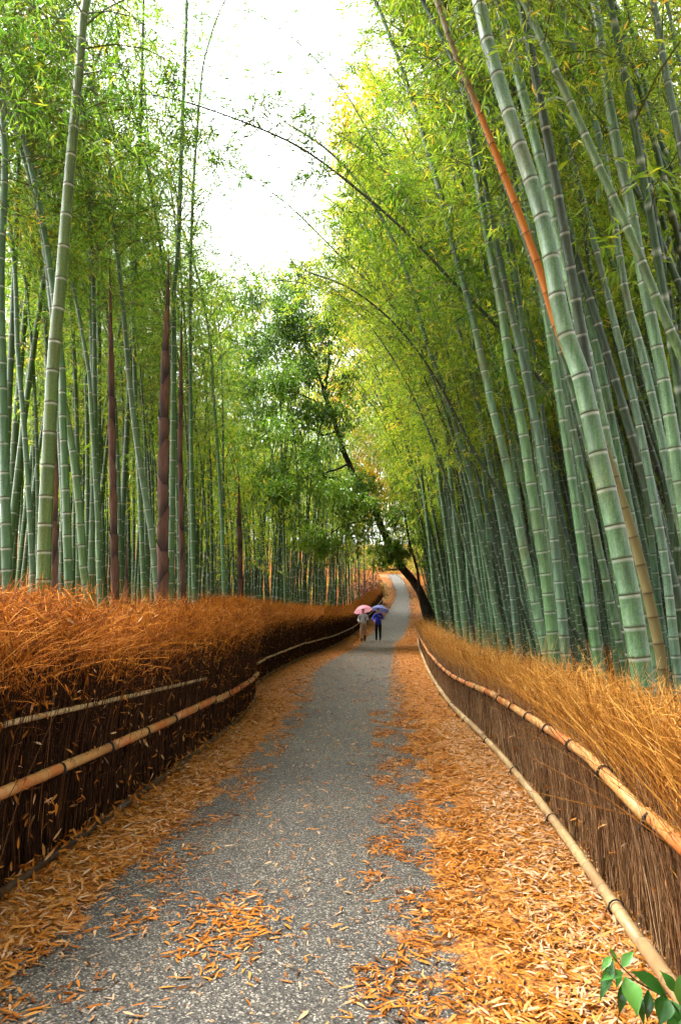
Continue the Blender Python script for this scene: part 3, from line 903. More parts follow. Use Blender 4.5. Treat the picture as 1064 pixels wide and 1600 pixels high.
PROM = [
 # label, pixels bottom->top, depth, width px, tint, dslope, beyond-frame length
 ('thickest pale green culm leaning left across the right grove, base behind the fence', [(1003, 1055), (977, 900), (932, 700), (904, 575), (877, 500), (849, 350), (794, 175), (757, 50), (747, 0)], 4.5, 35, TEAL_R, .02, 5),
 ('bright blue-green culm running down to the right edge of the picture', [(1076, 850), (1057, 725), (1037, 600), (1007, 450), (982, 310), (962, 225), (942, 100), (927, 0)], 5.6, 24, PALE, .02, 5),
 ('mossy olive culm slanting steeply across the upper right corner', [(1120, 690), (1064, 555), (1032, 485), (1002, 410), (972, 340), (937, 265), (902, 185), (857, 90), (817, 0)], 5.0, 20, MOSS, .02, 5),
 ('dark culm in the top right corner', [(1110, 470), (1080, 320), (1057, 200), (1037, 100), (1019, 0)], 5.2, 18, DARK, .02, 5),
 ('thin dark culm cut by the right edge at the top', [(1130, 380), (1085, 180), (1056, 80), (1040, 0)], 6.0, 10, DARK, .02, 5),
 ('grey-green culm just left of the bright blue-green one', [(1040, 720), (1002, 550), (977, 460), (947, 265), (932, 200), (902, 100), (872, 0)], 6.8, 16, TEAL_R, .02, 5),
 ('thin grey culm close along the left side of the thickest right culm', [(905, 720), (850, 470), (822, 350), (807, 300), (782, 190), (757, 100), (732, 0)], 7.4, 13, (.8, .9, .75), .02, 5),
 ('pale green culm behind the fence left of the thick one, with pale rings', [(846, 990), (832, 925), (812, 830), (792, 730), (772, 650), (752, 560), (734, 480), (712, 400), (687, 300), (647, 165), (597, 25)], 8.6, 15, PALE, .02, 3),
 ('stout green culm with mossy foot in the middle of the right grove', [(862, 990), (852, 900), (832, 775), (817, 675), (797, 575), (782, 475), (762, 375), (737, 225), (715, 90)], 7.6, 19, (1.1, 1.25, .95), .02, 4),
 ('grey culm with white rings right of the stout mossy-footed one', [(880, 985), (874, 925), (860, 795), (842, 690), (822, 590), (792, 460), (765, 330), (735, 180)], 7.9, 16, (1.05, 1.1, 1.15), .02, 4),
 ('slim grey-green culm at the left side of the right grove, strongly ringed', [(778, 975), (767, 910), (747, 800), (722, 700), (697, 620), (668, 540), (640, 440)], 11.5, 10.5, TEAL_R, .0, 4),
 ('slim culm nearest the leaning tree on the right grove edge', [(684, 960), (677, 910), (667, 810), (652, 700), (639, 580), (620, 470)], 22, 7, TEAL_R, .0, 4),
 ('second slim culm right of the leaning tree', [(715, 965), (707, 900), (692, 790), (677, 690), (657, 590), (630, 480)], 17, 8.5, TEAL_R, .0, 4),
 ('third slim culm right of the leaning tree', [(726, 970), (719, 900), (704, 750), (692, 640), (675, 520)], 15, 8.5, (.95, 1.05, .95), .0, 4),
 ('pale ringed culm between the thickest culm and the right edge', [(1052, 1000), (1044, 925), (1032, 840), (1017, 760), (997, 660), (977, 575), (952, 475), (915, 330), (870, 170)], 7.2, 15, (1.1, 1.15, 1.2), .02, 4),
 ('green culm behind the thickest one with dull rings', [(962, 800), (947, 650), (927, 550), (905, 440), (880, 300), (845, 160)], 8.8, 12, (.9, 1.05, .7), .02, 4),
 ('green culm left of the thickest one, half hidden by it', [(925, 960), (910, 830), (893, 720), (875, 600), (845, 470), (815, 330)], 9.2, 13, (.95, 1.05, .8), .02, 4),
 ('two-toned grey culm in front of the dark gap of the right grove', [(806, 980), (795, 890), (775, 780), (752, 660), (728, 560), (700, 450)], 12, 10, (1, 1.05, 1.1), .0, 4),
 ('thin dark culm slanting across the ringed culms of the right grove', [(850, 900), (812, 830), (775, 765), (737, 700), (712, 650), (680, 590)], 11, 7, (.35, .38, .25), .0, 3),
 ('thin dark culm leaning across in front of the leaning tree side of the right grove', [(790, 930), (760, 830), (725, 740), (700, 680), (672, 610)], 14, 6, (.3, .3, .2), .0, 3),
 # left
 ('thick yellow-green culm rising through the whole left side, dark node rings', [(69, 900), (72, 800), (77, 700), (85, 550), (95, 450), (107, 300), (125, 100), (135, 0)], 6.0, 24, (.92, .84, .08), .0, 5),
 ('dark green culm at the left edge of the picture', [(12, 900), (8, 725), (4, 560), (2, 420), (8, 250)], 7.0, 17, (.6, .85, .55), .0, 5),
 ('curved culm bending out of the top left corner', [(92, 640), (84, 500), (80, 475), (65, 350), (47, 240), (30, 125), (5, 10)], 8.5, 11, (.7, .8, .55), .0, 4),
 ('leaning green culm right behind the thick yellow-green one', [(138, 930), (132, 900), (125, 800), (115, 710), (100, 625), (88, 540), (70, 380)], 8.2, 14, GREEN_L, .0, 5),
 ('pale slim culm left of the dark brown shoot, curving to upper left', [(246, 930), (242, 880), (235, 820), (220, 730), (205, 615), (190, 450), (178, 340), (168, 235)], 9.5, 11, (1.1, 1.15, .95), .0, 4),
 ('tall straight green culm directly right of the tallest brown shoot', [(266, 930), (269, 800), (272, 600), (272, 450), (278, 400), (285, 200), (292, 0)], 10.5, 11, (.75, 1.0, .5), .0, 4),
 ('thin straight culm right of the tall straight green one', [(304, 940), (300, 800), (298, 600), (298, 450), (302, 300), (315, 125)], 11.5, 7.5, (.7, .95, .55), .0, 3),
 ('ringed green culm between the thick left culm and the left brown shoot', [(158, 940), (155, 850), (150, 700), (144, 500), (143, 400), (145, 300)], 9.8, 12, (.8, 1.0, .6), .0, 5),
 ('slim pale ringed culm left of the left brown shoot', [(157, 960), (153, 820), (149, 740), (143, 640), (136, 560)], 8.8, 8, (1.1, 1.2, 1.0), .0, 7),
 ('green culm leaning left between left edge and thick culm', [(52, 900), (46, 780), (38, 660), (28, 540), (22, 400)], 8.0, 10, (.8, .95, .75), .0, 6),
 ('dark green straight culm just right of the thick left one', [(108, 920), (104, 780), (98, 640), (96, 560)], 7.6, 14, (.65, .9, .45), .0, 8),
 ('green culm between the pale slim one and the tallest brown shoot', [(226, 940), (220, 800), (213, 640), (208, 500), (203, 350)], 12, 9, (.8, 1.0, .6), .0, 5),
 ('bright slim culm standing clear, right of the brown shoots', [(351, 950), (346, 800), (340, 700), (334, 620), (328, 530)], 15, 7, (1.1, 1.45, .9), .0, 6),
 ('pale culm in the left grove behind the evergreen branches', [(446, 940), (444, 850), (440, 700), (437, 600)], 30, 5, (1.1, 1.4, 1.0), .0, 6),
]
for lab, px, dep, w, tint, ds, tl in PROM:
    right = px[0][0] > 532
    pts = from_pixels(px, dep, tl, ds)
    L = np.linalg.norm(np.diff(pts, axis=0), axis=1).sum()
    bamboo(lab, pts, W(w, dep), W(w, dep) * .30, tint, leaf_tint=(1.1, 1.0, .8) if right else (1.9, 1.25, .7) if 'top left corner' in lab else (.85, 1.05, 1.1),
           h0=min(L * .5, 6.0), nb=38 if right else 60, tw=9, lp=6, blen=(1.3, .6) if right else (1.7, .9), lsize=(.08, .14))

# dead orange culm
pts = from_pixels([(1040, 1085), (1027, 1000), (992, 850), (940, 690), (877, 530), (862, 490), (847, 435), (817, 350), (782, 260), (747, 170), (707, 75), (682, 0)], 5.6, 2.5, .03)
bamboo('dead culm with bare orange middle leaning left behind the thickest green one', pts, W(17, 5.6), W(17, 5.6) * .4, mat=M['deadculm'], nb=0, hgt=True)

# thin arching culms over the path
ARCH = [
 ('long thin dark culm arching from the right grove across the sky', [(965, 850), (912, 700), (902, 675), (857, 610), (802, 545), (767, 500), (702, 435), (632, 360), (532, 275), (450, 220), (325, 170), (250, 150), (200, 147)], 9.0, 9, 4.5, 40),
 ('highest thin bare culm arching into the sky at top centre', [(720, 640), (680, 480), (624, 325), (602, 250), (572, 200), (532, 135), (460, 62), (370, 0)], 13, 5.5, 8.5, 22),
 ('thin drooping culm reaching left below the long dark arch', [(735, 720), (690, 590), (640, 510), (570, 435), (532, 400), (450, 320), (380, 270), (325, 235)], 14, 5.5, 7.5, 30),
 ('small arched culm curving over in front of the evergreen tree', [(690, 700), (650, 590), (600, 520), (555, 475), (500, 450), (470, 442), (410, 437), (350, 445), (305, 470)], 18, 4.5, 9.5, 16),
 ('thin dark leaning culm in the yellow foliage right of the sky', [(770, 760), (735, 640), (690, 540), (640, 420), (600, 330), (560, 250), (530, 180)], 16, 5, 9, 22),
]
for lab, px, dep, w, h0, nb in ARCH:
    pts = from_pixels(px, dep, 0, 0.0)
    bamboo(lab, pts, W(w, dep), W(w, dep) * .22, (.42, .46, .36), (.42, .55, .5), h0=h0, nb=int(nb * 1.3), tw=8, lp=7, blen=(1.2, .9), lsize=(.11, .18), inter=(.15, .3))

# ---- brown sheathed shoots
def shoot(label, px, dep, w, nsh, tip=True):
    pts = from_pixels(px, dep, 0)
    seg = np.linalg.norm(np.diff(pts, axis=0), axis=1); S = np.concatenate([[0], np.cumsum(seg)]); L = S[-1]
    b = pts[0]
    root = thing('bamboo_shoot', label, 'bamboo shoot', tuple(b), 'brown sheathed bamboo shoots')
    r0 = W(w, dep)
    rad = lambda s: r0 * (1 - .35 * s / L) * min(1.0, .06 + (L - s) / (L * (.30 if tip else .01)))
    P = lambda s: np.array([np.interp(s, S, pts[:, k]) for k in range(3)]) - b
    cuts = np.concatenate([[0], np.cumsum(np.linspace(1, 1.25, nsh))]); cuts = cuts / cuts[-1] * L
    sides = 12
    a = np.arange(sides) * 2 * PI / sides
    for i in range(nsh):
        s0 = max(0, cuts[i] - .04); s1 = cuts[i + 1]
        ph = (i % 2) * PI + rng.normal(0, .5) - .7
        V = []; bd = []
        for u, fl in ((0, .98), (.4, 1.06), (.75, 1.15), (1.0, 1.24)):
            for j in range(sides):
                w_ = .5 + .5 * math.cos(a[j] - ph)             # tall pointed side
                s = s0 + (s1 - s0) * u * (1 + .28 * (w_ ** 2) - .30 * (1 - w_))
                s = min(max(s, 0), L)
                rr = max(rad(s) * fl * (1.0 + .012), .004)
                V.append(P(s) + np.array([math.cos(a[j]) * rr, math.sin(a[j]) * rr, 0]))
                bd.append(1.0 if u == 0 else (min(1, 1.3 * (1 - w_)) if u < .5 else .45 * (1 - w_) if u < .9 else .25))  # painted shading: darkest where a sheath emerges above the rim below
        idx = np.arange(4 * sides).reshape(4, sides)
        q = np.stack([idx[:-1], np.roll(idx[:-1], -1, 1), np.roll(idx[1:], -1, 1), idx[1:]], -1).reshape(-1, 4)
        mb = MB(); mb.add(V, [q], 0, band=np.array(bd))
        build(mb, 'sheath', M['sheath'], root)
    core = MB()
    ss = np.linspace(0, L, 16)
    capped_tube(core, np.array([P(s) for s in ss]), [max(rad(s) * .97, .003) for s in ss], 10, band=0.3)
    build(core, 'shoot_core', M['sheath'], root)
shoot('tallest brown sheathed shoot with pointed tip left of the sky gap', [(253, 960), (255, 880), (256, 700), (259, 550), (262, 470), (265, 388)], 8.5, 19, 15)
shoot('leftmost tall brown sheathed shoot standing behind the near hedge', [(181, 930), (179, 850), (176, 700), (174, 560), (173, 480), (172, 400)], 9.0, 13, 14)
shoot('thin brown sheathed shoot just right of the tallest one', [(286, 930), (284, 850), (282, 700), (283, 600), (284, 455)], 10, 9, 13)
shoot('brown sheathed shoot half hidden behind the thick yellow-green culm', [(86, 900), (86, 800), (87, 700), (88, 600)], 7.0, 11, 9)
shoot('short brown stub of a shoot between two green left culms', [(198, 930), (198, 880), (199, 845)], 9.5, 9, 4)
shoot('dark brown shoot in the far left grove under the evergreen branches', [(377, 930), (375, 860), (374, 800), (373, 735)], 17, 9, 8)

# ---- fill culms: prototypes shared between many
PROTO = []
def make_proto(lean, arch, Ln, seed, dense=1.0):
    g = np.random.default_rng(seed)
    s = np.linspace(0, 1, 30)
    a = np.cumsum(np.concatenate([[0], np.full(29, Ln / 29)]) * 0 + Ln / 29) - Ln / 29
    ang = R(lean) * (1 - .0 * s) + R(arch) * s ** 2.6
    dx = np.sin(ang) * Ln / 29; dz = np.cos(ang) * Ln / 29
    x = np.concatenate([[0], np.cumsum(dx[:-1])]); z = np.concatenate([[0], np.cumsum(dz[:-1])])
    yb = .12 * np.sin(s * 3 + seed) * s
    pts = np.stack([x, yb, z], 1)
    pts[0, 2] -= .08
    r0 = g.uniform(.048, .06)
    stem = culm_mesh('culm', pts, r0, .008, inter=(.14, .31), sides=8, detail=False, node_amp=.12)
    fol = crown_mesh('foliage', pts, Ln * g.uniform(.34, .46), int(42 * dense), 9, 6, (1.9, .7), (.10, .17), .2, seed)
    return dict(lean=lean, stem=stem, fol=fol, pts=pts, L=Ln, r=r0)
for i, (le, ar, Ln) in enumerate([(1, 25, 15), (2, 40, 16), (3, 30, 14), (5, 35, 15.5), (6, 45, 16), (8, 35, 15), (9, 45, 16), (11, 40, 15.5), (12, 50, 16)]):
    PROTO.append(make_proto(le, ar, Ln, 100 + i))

GAP = np.array([(270, -60), (300, 90), (345, 240), (365, 420), (420, 425), (520, 330), (545, 130), (560, -60)], float)
def in_poly(x, y, poly):
    c = np.zeros(x.shape, bool); j = len(poly) - 1
    for i in range(len(poly)):
        xi, yi = poly[i]; xj, yj = poly[j]
        c ^= ((yi > y) != (yj > y)) & (x < (xj - xi) * (y - yi) / (yj - yi + 1e-9) + xi)
        j = i
    return c

TREEP = np.array([(370, 430), (560, 430), (640, 860), (430, 900), (350, 660)], float)
cands = []
def try_place(x, y, side, spacing, taken):
    for (a, b) in taken:
        if (a - x) ** 2 + (b - y) ** 2 < spacing ** 2: return
    taken.append((x, y))
    if side == 'R': lean = np.clip(rng.normal(8.5, 3.2), 1, 13)
    elif side == 'L': lean = abs(rng.normal(2, 1.6))
    else: lean = abs(rng.normal(3, 2))
    k = int(np.argmin([abs(p['lean'] - lean) + rng.random() * 1.5 for p in PROTO]))
    p = PROTO[k]
    if side == 'R': ang = PI + rng.normal(0, .6)
    elif side == 'L': ang = rng.choice([0, PI]) + rng.normal(0, .8)
    else: ang = rng.random() * 6.28
    sc = rng.uniform(.82, 1.12)
    if side == 'B': sc *= 1.05
    z = float(H(x, y))
    ca, sa = math.cos(ang), math.sin(ang)
    for attempt in range(4):
        q = p['pts'] * sc
        w = np.stack([x + q[:, 0] * ca - q[:, 1] * sa, y + q[:, 0] * sa + q[:, 1] * ca, z + q[:, 2]], 1)
        px, py, zc = project(w[10:])
        rad_px = F * 0.7 / np.maximum(zc, 1)
        bad = (in_poly(px, py, GAP) | in_poly(px - rad_px, py, GAP) | in_poly(px + rad_px, py, GAP)).mean()
        if w[0, 1] < 29 and side == 'L': bad = max(bad, .6 * in_poly(px, py, TREEP).mean())
        if bad < .14: break
        sc *= .84
        if side != 'R': ang = rng.choice([0, PI]) if attempt < 2 else PI; ca, sa = math.cos(ang), math.sin(ang)
    else:
        return
    if sc < .5: return
    bx, by, bz = project(np.array([x, y, z + 2.0]))
    wpx = F * 2 * p['r'] * sc / max(bz, .5)
    vis = (-30 < bx < 1094) and bz > .5
    ppx, ppy, _ = project(w)
    frac = ((ppx > 0) & (ppx < 1064) & (ppy > 0) & (ppy < 1000)).mean()
    if frac < .12: return
    cands.append((wpx * frac, k, sc, ang, (x, y, z), side))

taken = [tuple(o.location[:2]) for o in COL.objects if o.name.startswith('bamboo')]
for _ in range(3000):                          # right grove
    y = 6 + 50 * rng.random() ** 1.35
    x = XR(y) + 1.0 + 13 * rng.random() ** 1.3
    try_place(x, y, 'R', .42, taken)
nR = len(cands)
for _ in range(1900):                          # left grove
    y = 8 + 50 * rng.random() ** 1.2
    x = XL(y) - 1.3 - 22 * rng.random() ** 1.2
    # only what the frame can see
    px, _, _ = project(np.array([x, y, 2.0]))
    if px < -60: continue
    try_place(x, y, 'L', .5 if y < 24 else .65, taken)
nL = len(cands) - nR
for _ in range(700):                           # up the slope behind
    y = 60 + 45 * rng.random(); x = -28 + 62 * rng.random()
    if y < 84 and XL(y) - 1.2 < x < XR(y) + 1.2: continue
    try_place(x, y, 'B', .9, taken)
print('cands', nR, nL, len(cands) - nR - nL)
cands.sort(key=lambda c: -c[0])
NIND = 300 - bamboo_count
LAND = [(-60, 'left edge'), (70, 'thick yellow-green culm'), (181, 'leftmost brown shoot'), (253, 'tallest brown shoot'), (304, 'thin straight culm'), (348, 'bright slim culm'),
        (376, 'far brown shoot'), (445, 'pale culm behind evergreen'), (540, 'far end of left hedge'), (610, 'path bend'), (681, 'leaning tree foot'), (715, 'second slim culm'), (770, 'strongly ringed slim culm'),
        (802, 'two-toned grey culm'), (830, 'pale ringed front culm'), (852, 'stout mossy-footed culm'), (874, 'white-ringed grey culm'), (975, 'thickest right culm'), (1044, 'pale ringed right culm'), (1200, 'right edge')]
ORD = ['first', 'second', 'third', 'fourth', 'fifth', 'sixth', 'seventh', 'eighth', 'ninth', 'tenth', 'eleventh', 'twelfth', 'thirteenth', 'fourteenth', 'fifteenth', 'sixteenth', 'seventeenth', 'eighteenth', 'nineteenth', 'twentieth']
def ordn(i): return ORD[i] if i < 20 else '%dth' % (i + 1)
def mid_px(c):
    k, sc, ang, loc = c[1:5]
    q = PROTO[k]['pts'] * sc; ca, sa = math.cos(ang), math.sin(ang)
    w = np.stack([loc[0] + q[:, 0] * ca - q[:, 1] * sa, loc[1] + q[:, 0] * sa + q[:, 1] * ca, loc[2] + q[:, 2]], 1)
    px, py, _ = project(w)
    return float(np.interp(-880, -py[:20], px[:20]))
bins = {}
for c in cands[:NIND]:
    x = mid_px(c)
    i = max(0, min(len(LAND) - 2, int(np.searchsorted([l[0] for l in LAND], x)) - 1))
    size = 'stout' if c[0] > 9 else 'slim' if c[0] > 5.5 else 'thin'
    hue = 'grey-green' if c[5] == 'R' else 'green'
    bins.setdefault((i, size, hue), []).append((x, id(c)))
LAB = {}
for (i, size, hue), lst in bins.items():
    lst.sort()
    for n_, (x, cid) in enumerate(lst):
        LAB[cid] = ('only %s %s culm between %s and %s' % (size, hue, LAND[i][1], LAND[i + 1][1])) if len(lst) == 1 else '%s %s culm, %s from left between %s and %s' % (size, hue, ordn(n_), LAND[i][1], LAND[i + 1][1])
def zone(c): return LAB[id(c)]
for c in cands[:NIND]:
    wpx, k, sc, ang, loc, side = c
    p = PROTO[k]
    zl = zone(c)
    root = thing('bamboo', zl, 'bamboo', loc, 'green bamboo culms of the grove')
    root.rotation_euler = (0, 0, ang); root.scale = (sc, sc, sc)
    o = link('culm', p['stem'], root); f = link('foliage', p['fol'], root, 'stuff')
    v = rng.uniform(.75, 1.2) if side != 'R' else rng.choice([rng.uniform(.3, .7), rng.uniform(.8, 1.35)])
    if side == 'R':
        tr = rng.uniform(.8, 1.05)
        o.color = (v * tr, v * 1.08, v * rng.uniform(.8, 1.12), 1)
        yel = np.clip((loc[1] - 7) / 20, 0, 1) * rng.uniform(.25, 1)
        gold = 1.0 if 20 < loc[1] < 45 and rng.random() < .6 else 0.0
        f.color = (1 + (1.0 + 1.2 * gold) * yel, 1.05 + (.3 + .35 * gold) * yel, .9 - .3 * yel, 1)
    else:
        v *= .78; o.color = (v * .78, v * 1.0, v * rng.uniform(.35, .6), 1)
        yel = rng.random() ** 3
        f.color = (.82 + .6 * yel, 1.05, 1.15, 1)
# the rest: one mass of culms and leaves
rest = cands[NIND:]
mbs = MB(); mbf = MB()
for j, c in enumerate(rest):
    wpx, k, sc, ang, loc, side = c
    p = PROTO[k]
    q = p['pts'] * sc; ca, sa = math.cos(ang), math.sin(ang)
    w = np.stack([loc[0] + q[:, 0] * ca - q[:, 1] * sa, loc[1] + q[:, 0] * sa + q[:, 1] * ca, loc[2] + q[:, 2]], 1)
    seg = np.linalg.norm(np.diff(w, axis=0), axis=1); S = np.concatenate([[0], np.cumsum(seg)]); L = S[-1]
    ss = [0]; bb = [0]; ff = [1]
    for s in np.arange(.3, min(L * .6, 9), .42):
        ss += [s - .05, s, s + .04]; bb += [0, 1, 0]; ff += [1, 1.1, 1]
    ss += [L * .75, L]; bb += [0, 0]; ff += [1, 1]
    ss = np.array(ss); Pp = np.stack([np.interp(ss, S, w[:, i]) for i in range(3)], 1)
    rr = p['r'] * sc * (1 - .85 * ss / L) * np.array(ff)
    capped_tube(mbs, Pp, rr, 5, 0, False, band=np.array(bb, float))
    far = loc[1] > 45
    crown_mesh('x', w, L * .33, 22 if side == 'R' and not far else 16, 7, 4, (1.9, .8), (.20, .34) if far else (.16, .26), .3, 5000 + j, lod=.5, mb=mbf)
def add_mass(x, y, side):
    p = PROTO[int(rng.integers(0, len(PROTO)))]
    sc = rng.uniform(.85, 1.1); ang = (PI if side > 0 else 0) + rng.normal(0, .5)
    q = p['pts'] * sc; ca, sa = math.cos(ang), math.sin(ang); z = float(H(x, y))
    w = np.stack([x + q[:, 0] * ca - q[:, 1] * sa, y + q[:, 0] * sa + q[:, 1] * ca, z + q[:, 2]], 1)
    px, py, zc = project(w[8:])
    if (in_poly(px, py, GAP) & (zc > .5)).mean() > .05: return
    L = p['L'] * sc
    ss = np.linspace(0, 29, 12); Pp = np.stack([np.interp(ss, np.arange(30), w[:, i]) for i in range(3)], 1)
    capped_tube(mbs, Pp, p['r'] * sc * (1 - .85 * ss / 29), 6, 0, False, band=0.0)
    crown_mesh('x', w, L * .36, 26, 7, 4, (1.9, .8), (.16, .26), .3, int(rng.integers(1e6)), lod=.5, mb=mbf)
for _ in range(75):  # unseen culms beside and behind the camera, added to shade the foreground
    y = -16 + 19 * rng.random()
    add_mass(XR(y) + 1.2 + 7 * rng.random(), y, 1)
    add_mass(XL(y) - 1.6 - 8 * rng.random(), y, -1)
if rest:
    o = build(mbs, 'distant_bamboo_culms', M['culm'], kind='stuff')
    o.color = (.6, .72, .55, 1)
    o['label'] = 'mass of thin far bamboo culms filling the back of the grove, plus unseen shading culms around the camera'; o['category'] = 'bamboo'
    o = build(mbf, 'distant_bamboo_leaves', [M['bleaf'], M['btwig']], kind='stuff', smooth=False)
    o.color = (1.15, 1.05, .8, 1)
    o['label'] = 'mass of far bamboo leaves closing the view behind the grove, plus unseen shading leaves around the camera'; o['category'] = 'bamboo'
print('individual', bamboo_count + len(cands[:NIND]), 'rest', len(rest))

# ------------------------------------------------------------------ broadleaf trees
def limb(mb, pts, r0, r1, sides=8, n=18, wob=.0):
    c = smooth_curve(pts, n)
    if wob: c[1:-1] += rng.normal(0, wob, (len(c) - 2, 3))
    capped_tube(mb, c, np.linspace(r0, r1, len(c)), sides, 0, True, rnd=0.0)

def leaf_clump(mb, c, rad, n, size, tint, sig=.16, flatz=.75):
    """leaf sprays in a loose blob with holes"""
    nt_ = max(4, n // 14)
    d = nrm(rng.normal(0, 1, (nt_, 3))) * (rng.random(nt_) ** .45)[:, None] * rad
    d[:, 2] *= flatz
    T = c + d
    ti = rng.integers(0, nt_, n)
    B = T[ti] + rng.normal(0, .14 * min(1.5, max(.5, rad)), (n, 3))
    dr = nrm(d[ti] + rng.normal(0, .6 * rad, (n, 3))); dr[:, 2] -= .3
    up = np.array([0, 0, 1.0]) + rng.normal(0, .45, (n, 3))
    ln = rng.uniform(*size, n)
    V, t3 = leaves2(B, dr, up, ln, ln * rng.uniform(.36, .48, n), .15)
    mb.add(V, [t3], 0, rnd=rep(np.clip(rng.normal(tint, sig, nt_)[ti] + rng.normal(0, .1, n), 0, 1), 4))

def leaning_tree():
    D = 31.0
    A = lambda x, y, dd=0: at(x, y, D + dd)
    base = A(681, 998); base[2] = H(base[0], base[1]) - .15
    root = thing('leaning_tree', 'dark evergreen tree arching from the right bank over the path', 'tree', (0, 0, 0))
    mb = MB()
    trunk = [base, A(676, 975), A(664, 944), A(650, 915), A(630, 888), A(610, 855), A(590, 812), A(572, 775), A(545, 725), A(523, 660), A(507, 615)]
    c = smooth_curve(trunk, 50)
    c[2:-2] += rng.normal(0, .02, (len(c) - 4, 3))
    capped_tube(mb, c, np.interp(np.linspace(0, 1, len(c)), [0, .3, .6, 1], [.24, .19, .15, .10]), 10)
    trunk_o = build(mb, 'trunk', M['bark'], root)
    tips = []
    def br(pts, r0, r1=.02):
        m = MB(); limb(m, pts, r0, r1, 7, 20, .02); build(m, 'limb', M['bark'], trunk_o)
        tips.append(pts[-1])
    br([A(507, 615), A(497, 585), A(485, 560), A(470, 525, .5), A(445, 495, .5)], .085)
    br([A(507, 615), A(512, 580), A(513, 540, -.4), A(508, 500, -.4), A(495, 470, -.6)], .075)
    br([A(485, 560), A(478, 530), A(480, 500, 1), A(470, 455, 1)], .05)
    br([A(527, 672), A(505, 680), A(480, 668, -.5), A(450, 668, -.8), A(400, 655, -1)], .055)
    br([A(523, 660), A(490, 625, .4), A(440, 608, .6), A(390, 600, .8)], .045)
    br([A(545, 725), A(520, 735, -1), A(480, 745, -1.5), A(440, 760, -2)], .05)
    br([A(572, 775), A(545, 760, -1), A(515, 745, -2), A(480, 738, -2)], .045)
    br([A(590, 812), A(560, 815, -1.5), A(530, 825, -2), A(500, 845, -2)], .045)
    br([A(650, 915), A(635, 892, .3), A(615, 890, .3), A(592, 893, .2)], .09)
    br([A(600, 835), A(620, 850, -.5), A(640, 868, -.5)], .04)
    br([A(513, 540, -.4), A(530, 515, -.4), A(545, 480, -.4)], .03)
    mb = MB()
    for x, y, dd, r, n, t in [(475, 470, .6, 1.5, 900, .30), (440, 505, .5, 1.9, 1400, .28), (405, 545, .5, 1.9, 1400, .35), (380, 590, .6, 1.9, 1300, .42), (430, 570, .6, 1.8, 1200, .3),
                              (490, 520, 0, 1.6, 1000, .3), (530, 495, -.4, 1.2, 500, .38), (545, 560, -.2, 1.2, 400, .4), (400, 655, -1, 2.0, 1500, .72), (365, 640, -1, 1.4, 700, .6), (450, 690, -1, 1.5, 700, .62),
                              (440, 755, -2, 1.8, 1100, .66), (395, 765, -2, 1.3, 600, .62), (490, 735, -2, 1.8, 1000, .6), (545, 745, -1, 1.4, 600, .55), (585, 765, -.5, 1.3, 600, .5),
                              (500, 850, -2, 1.5, 900, .78), (540, 825, -2, 1.6, 900, .72), (575, 850, -1, 1.3, 700, .68), (622, 862, 0, 1.1, 700, .6), (600, 876, 0, .8, 500, .6), (640, 872, 0, .8, 450, .55), (560, 800, -1, 1.2, 500, .6), (460, 610, -.5, 1.5, 900, .45), (500, 650, -.5, 1.4, 700, .5), (350, 690, -1, 1.3, 600, .65), (530, 610, .5, 1.2, 500, .4)]:
        low = y > 840
        for _k in range(6):
            off = rng.normal(0, r * .5, 3) * (np.array([1.0, 1.0, .35]) if low else 1.0)
            leaf_clump(mb, A(x, y, dd - 1) + off, r * (.36 if low else .5), int(n * (.22 if low else .40)), (.12, .20), t + rng.normal(0, .08), .15)
    build(mb, 'foliage', M['tleaf'], root, kind='stuff', smooth=False)
leaning_tree()

def second_stem():
    D = 30.0
    A = lambda x, y: at(x, y, D)
    b = A(676, 1000); b[2] = H(b[0], b[1]) - .1
    root = thing('small_tree', 'thin bare dark trunk leaning beside the foot of the arching tree', 'tree')
    mb = MB(); limb(mb, [b, A(668, 975), A(660, 952), A(655, 925), A(652, 890), A(640, 850), A(632, 800)], .11, .03, 8, 24, .01)
    build(mb, 'trunk', M['bark'], root)
    mb = MB()
    for x, y, r, n in ((634, 800, .9, 300), (645, 840, .8, 250), (626, 770, .8, 250)): leaf_clump(mb, A(x, y), r, n, (.12, .2), .5)
    build(mb, 'foliage', M['tleaf'], root, kind='stuff', smooth=False)
second_stem()

def autumn_tree(label, px, y_top, D, blobs, mat, seed):
    b = at(px, 940, D); b[2] = H(b[0], b[1]) - .15
    root = thing('autumn_tree' if mat is M['yleaf'] else 'broadleaf_tree', label, 'tree')
    A = lambda x, y, dd=0: at(x, y, D + dd)
    mb = MB(); top = A(px - 5, y_top)
    mid = (b + top) / 2 + np.array([.4, 0, 0])
    limb(mb, [b, mid, top], .22, .04, 8, 20, .03)
    build(mb, 'trunk', M['bark'], root)
    mb = MB(); lf = MB()
    for x, y, dd, r, n in blobs:
        c = A(x, y, dd)
        k = rng.uniform(.35, .8)
        limb(mb, [b + (top - b) * k + np.array([.3 * math.sin(k * 3), 0, 0]), (b + (top - b) * k + c) / 2 + np.array([0, 0, .4]), c], .06, .015, 5, 8, .02)
        leaf_clump(lf, c, r, n, (.2, .34), .5, .2, .8)
    build(mb, 'limb', M['bark'], root, kind='stuff')
    build(lf, 'foliage', mat, root, kind='stuff', smooth=False)
autumn_tree('golden yellow autumn tree glowing behind the evergreen, right of the sky', 700, 470, 52,
            [(x, y, dd, 2.5, 2200) for x, y, dd in ((555, 470, 0), (600, 430, 0), (640, 480, 1), (580, 525, 0), (620, 560, 0), (555, 590, 1), (530, 520, 2), (605, 630, 0), (655, 560, 1), (575, 385, 0), (545, 650, 1), (580, 700, 2), (625, 690, 0), (650, 630, 1), (615, 760, 2), (575, 770, 3), (690, 500, 0), (520, 620, 3))], M['yleaf'], 1)
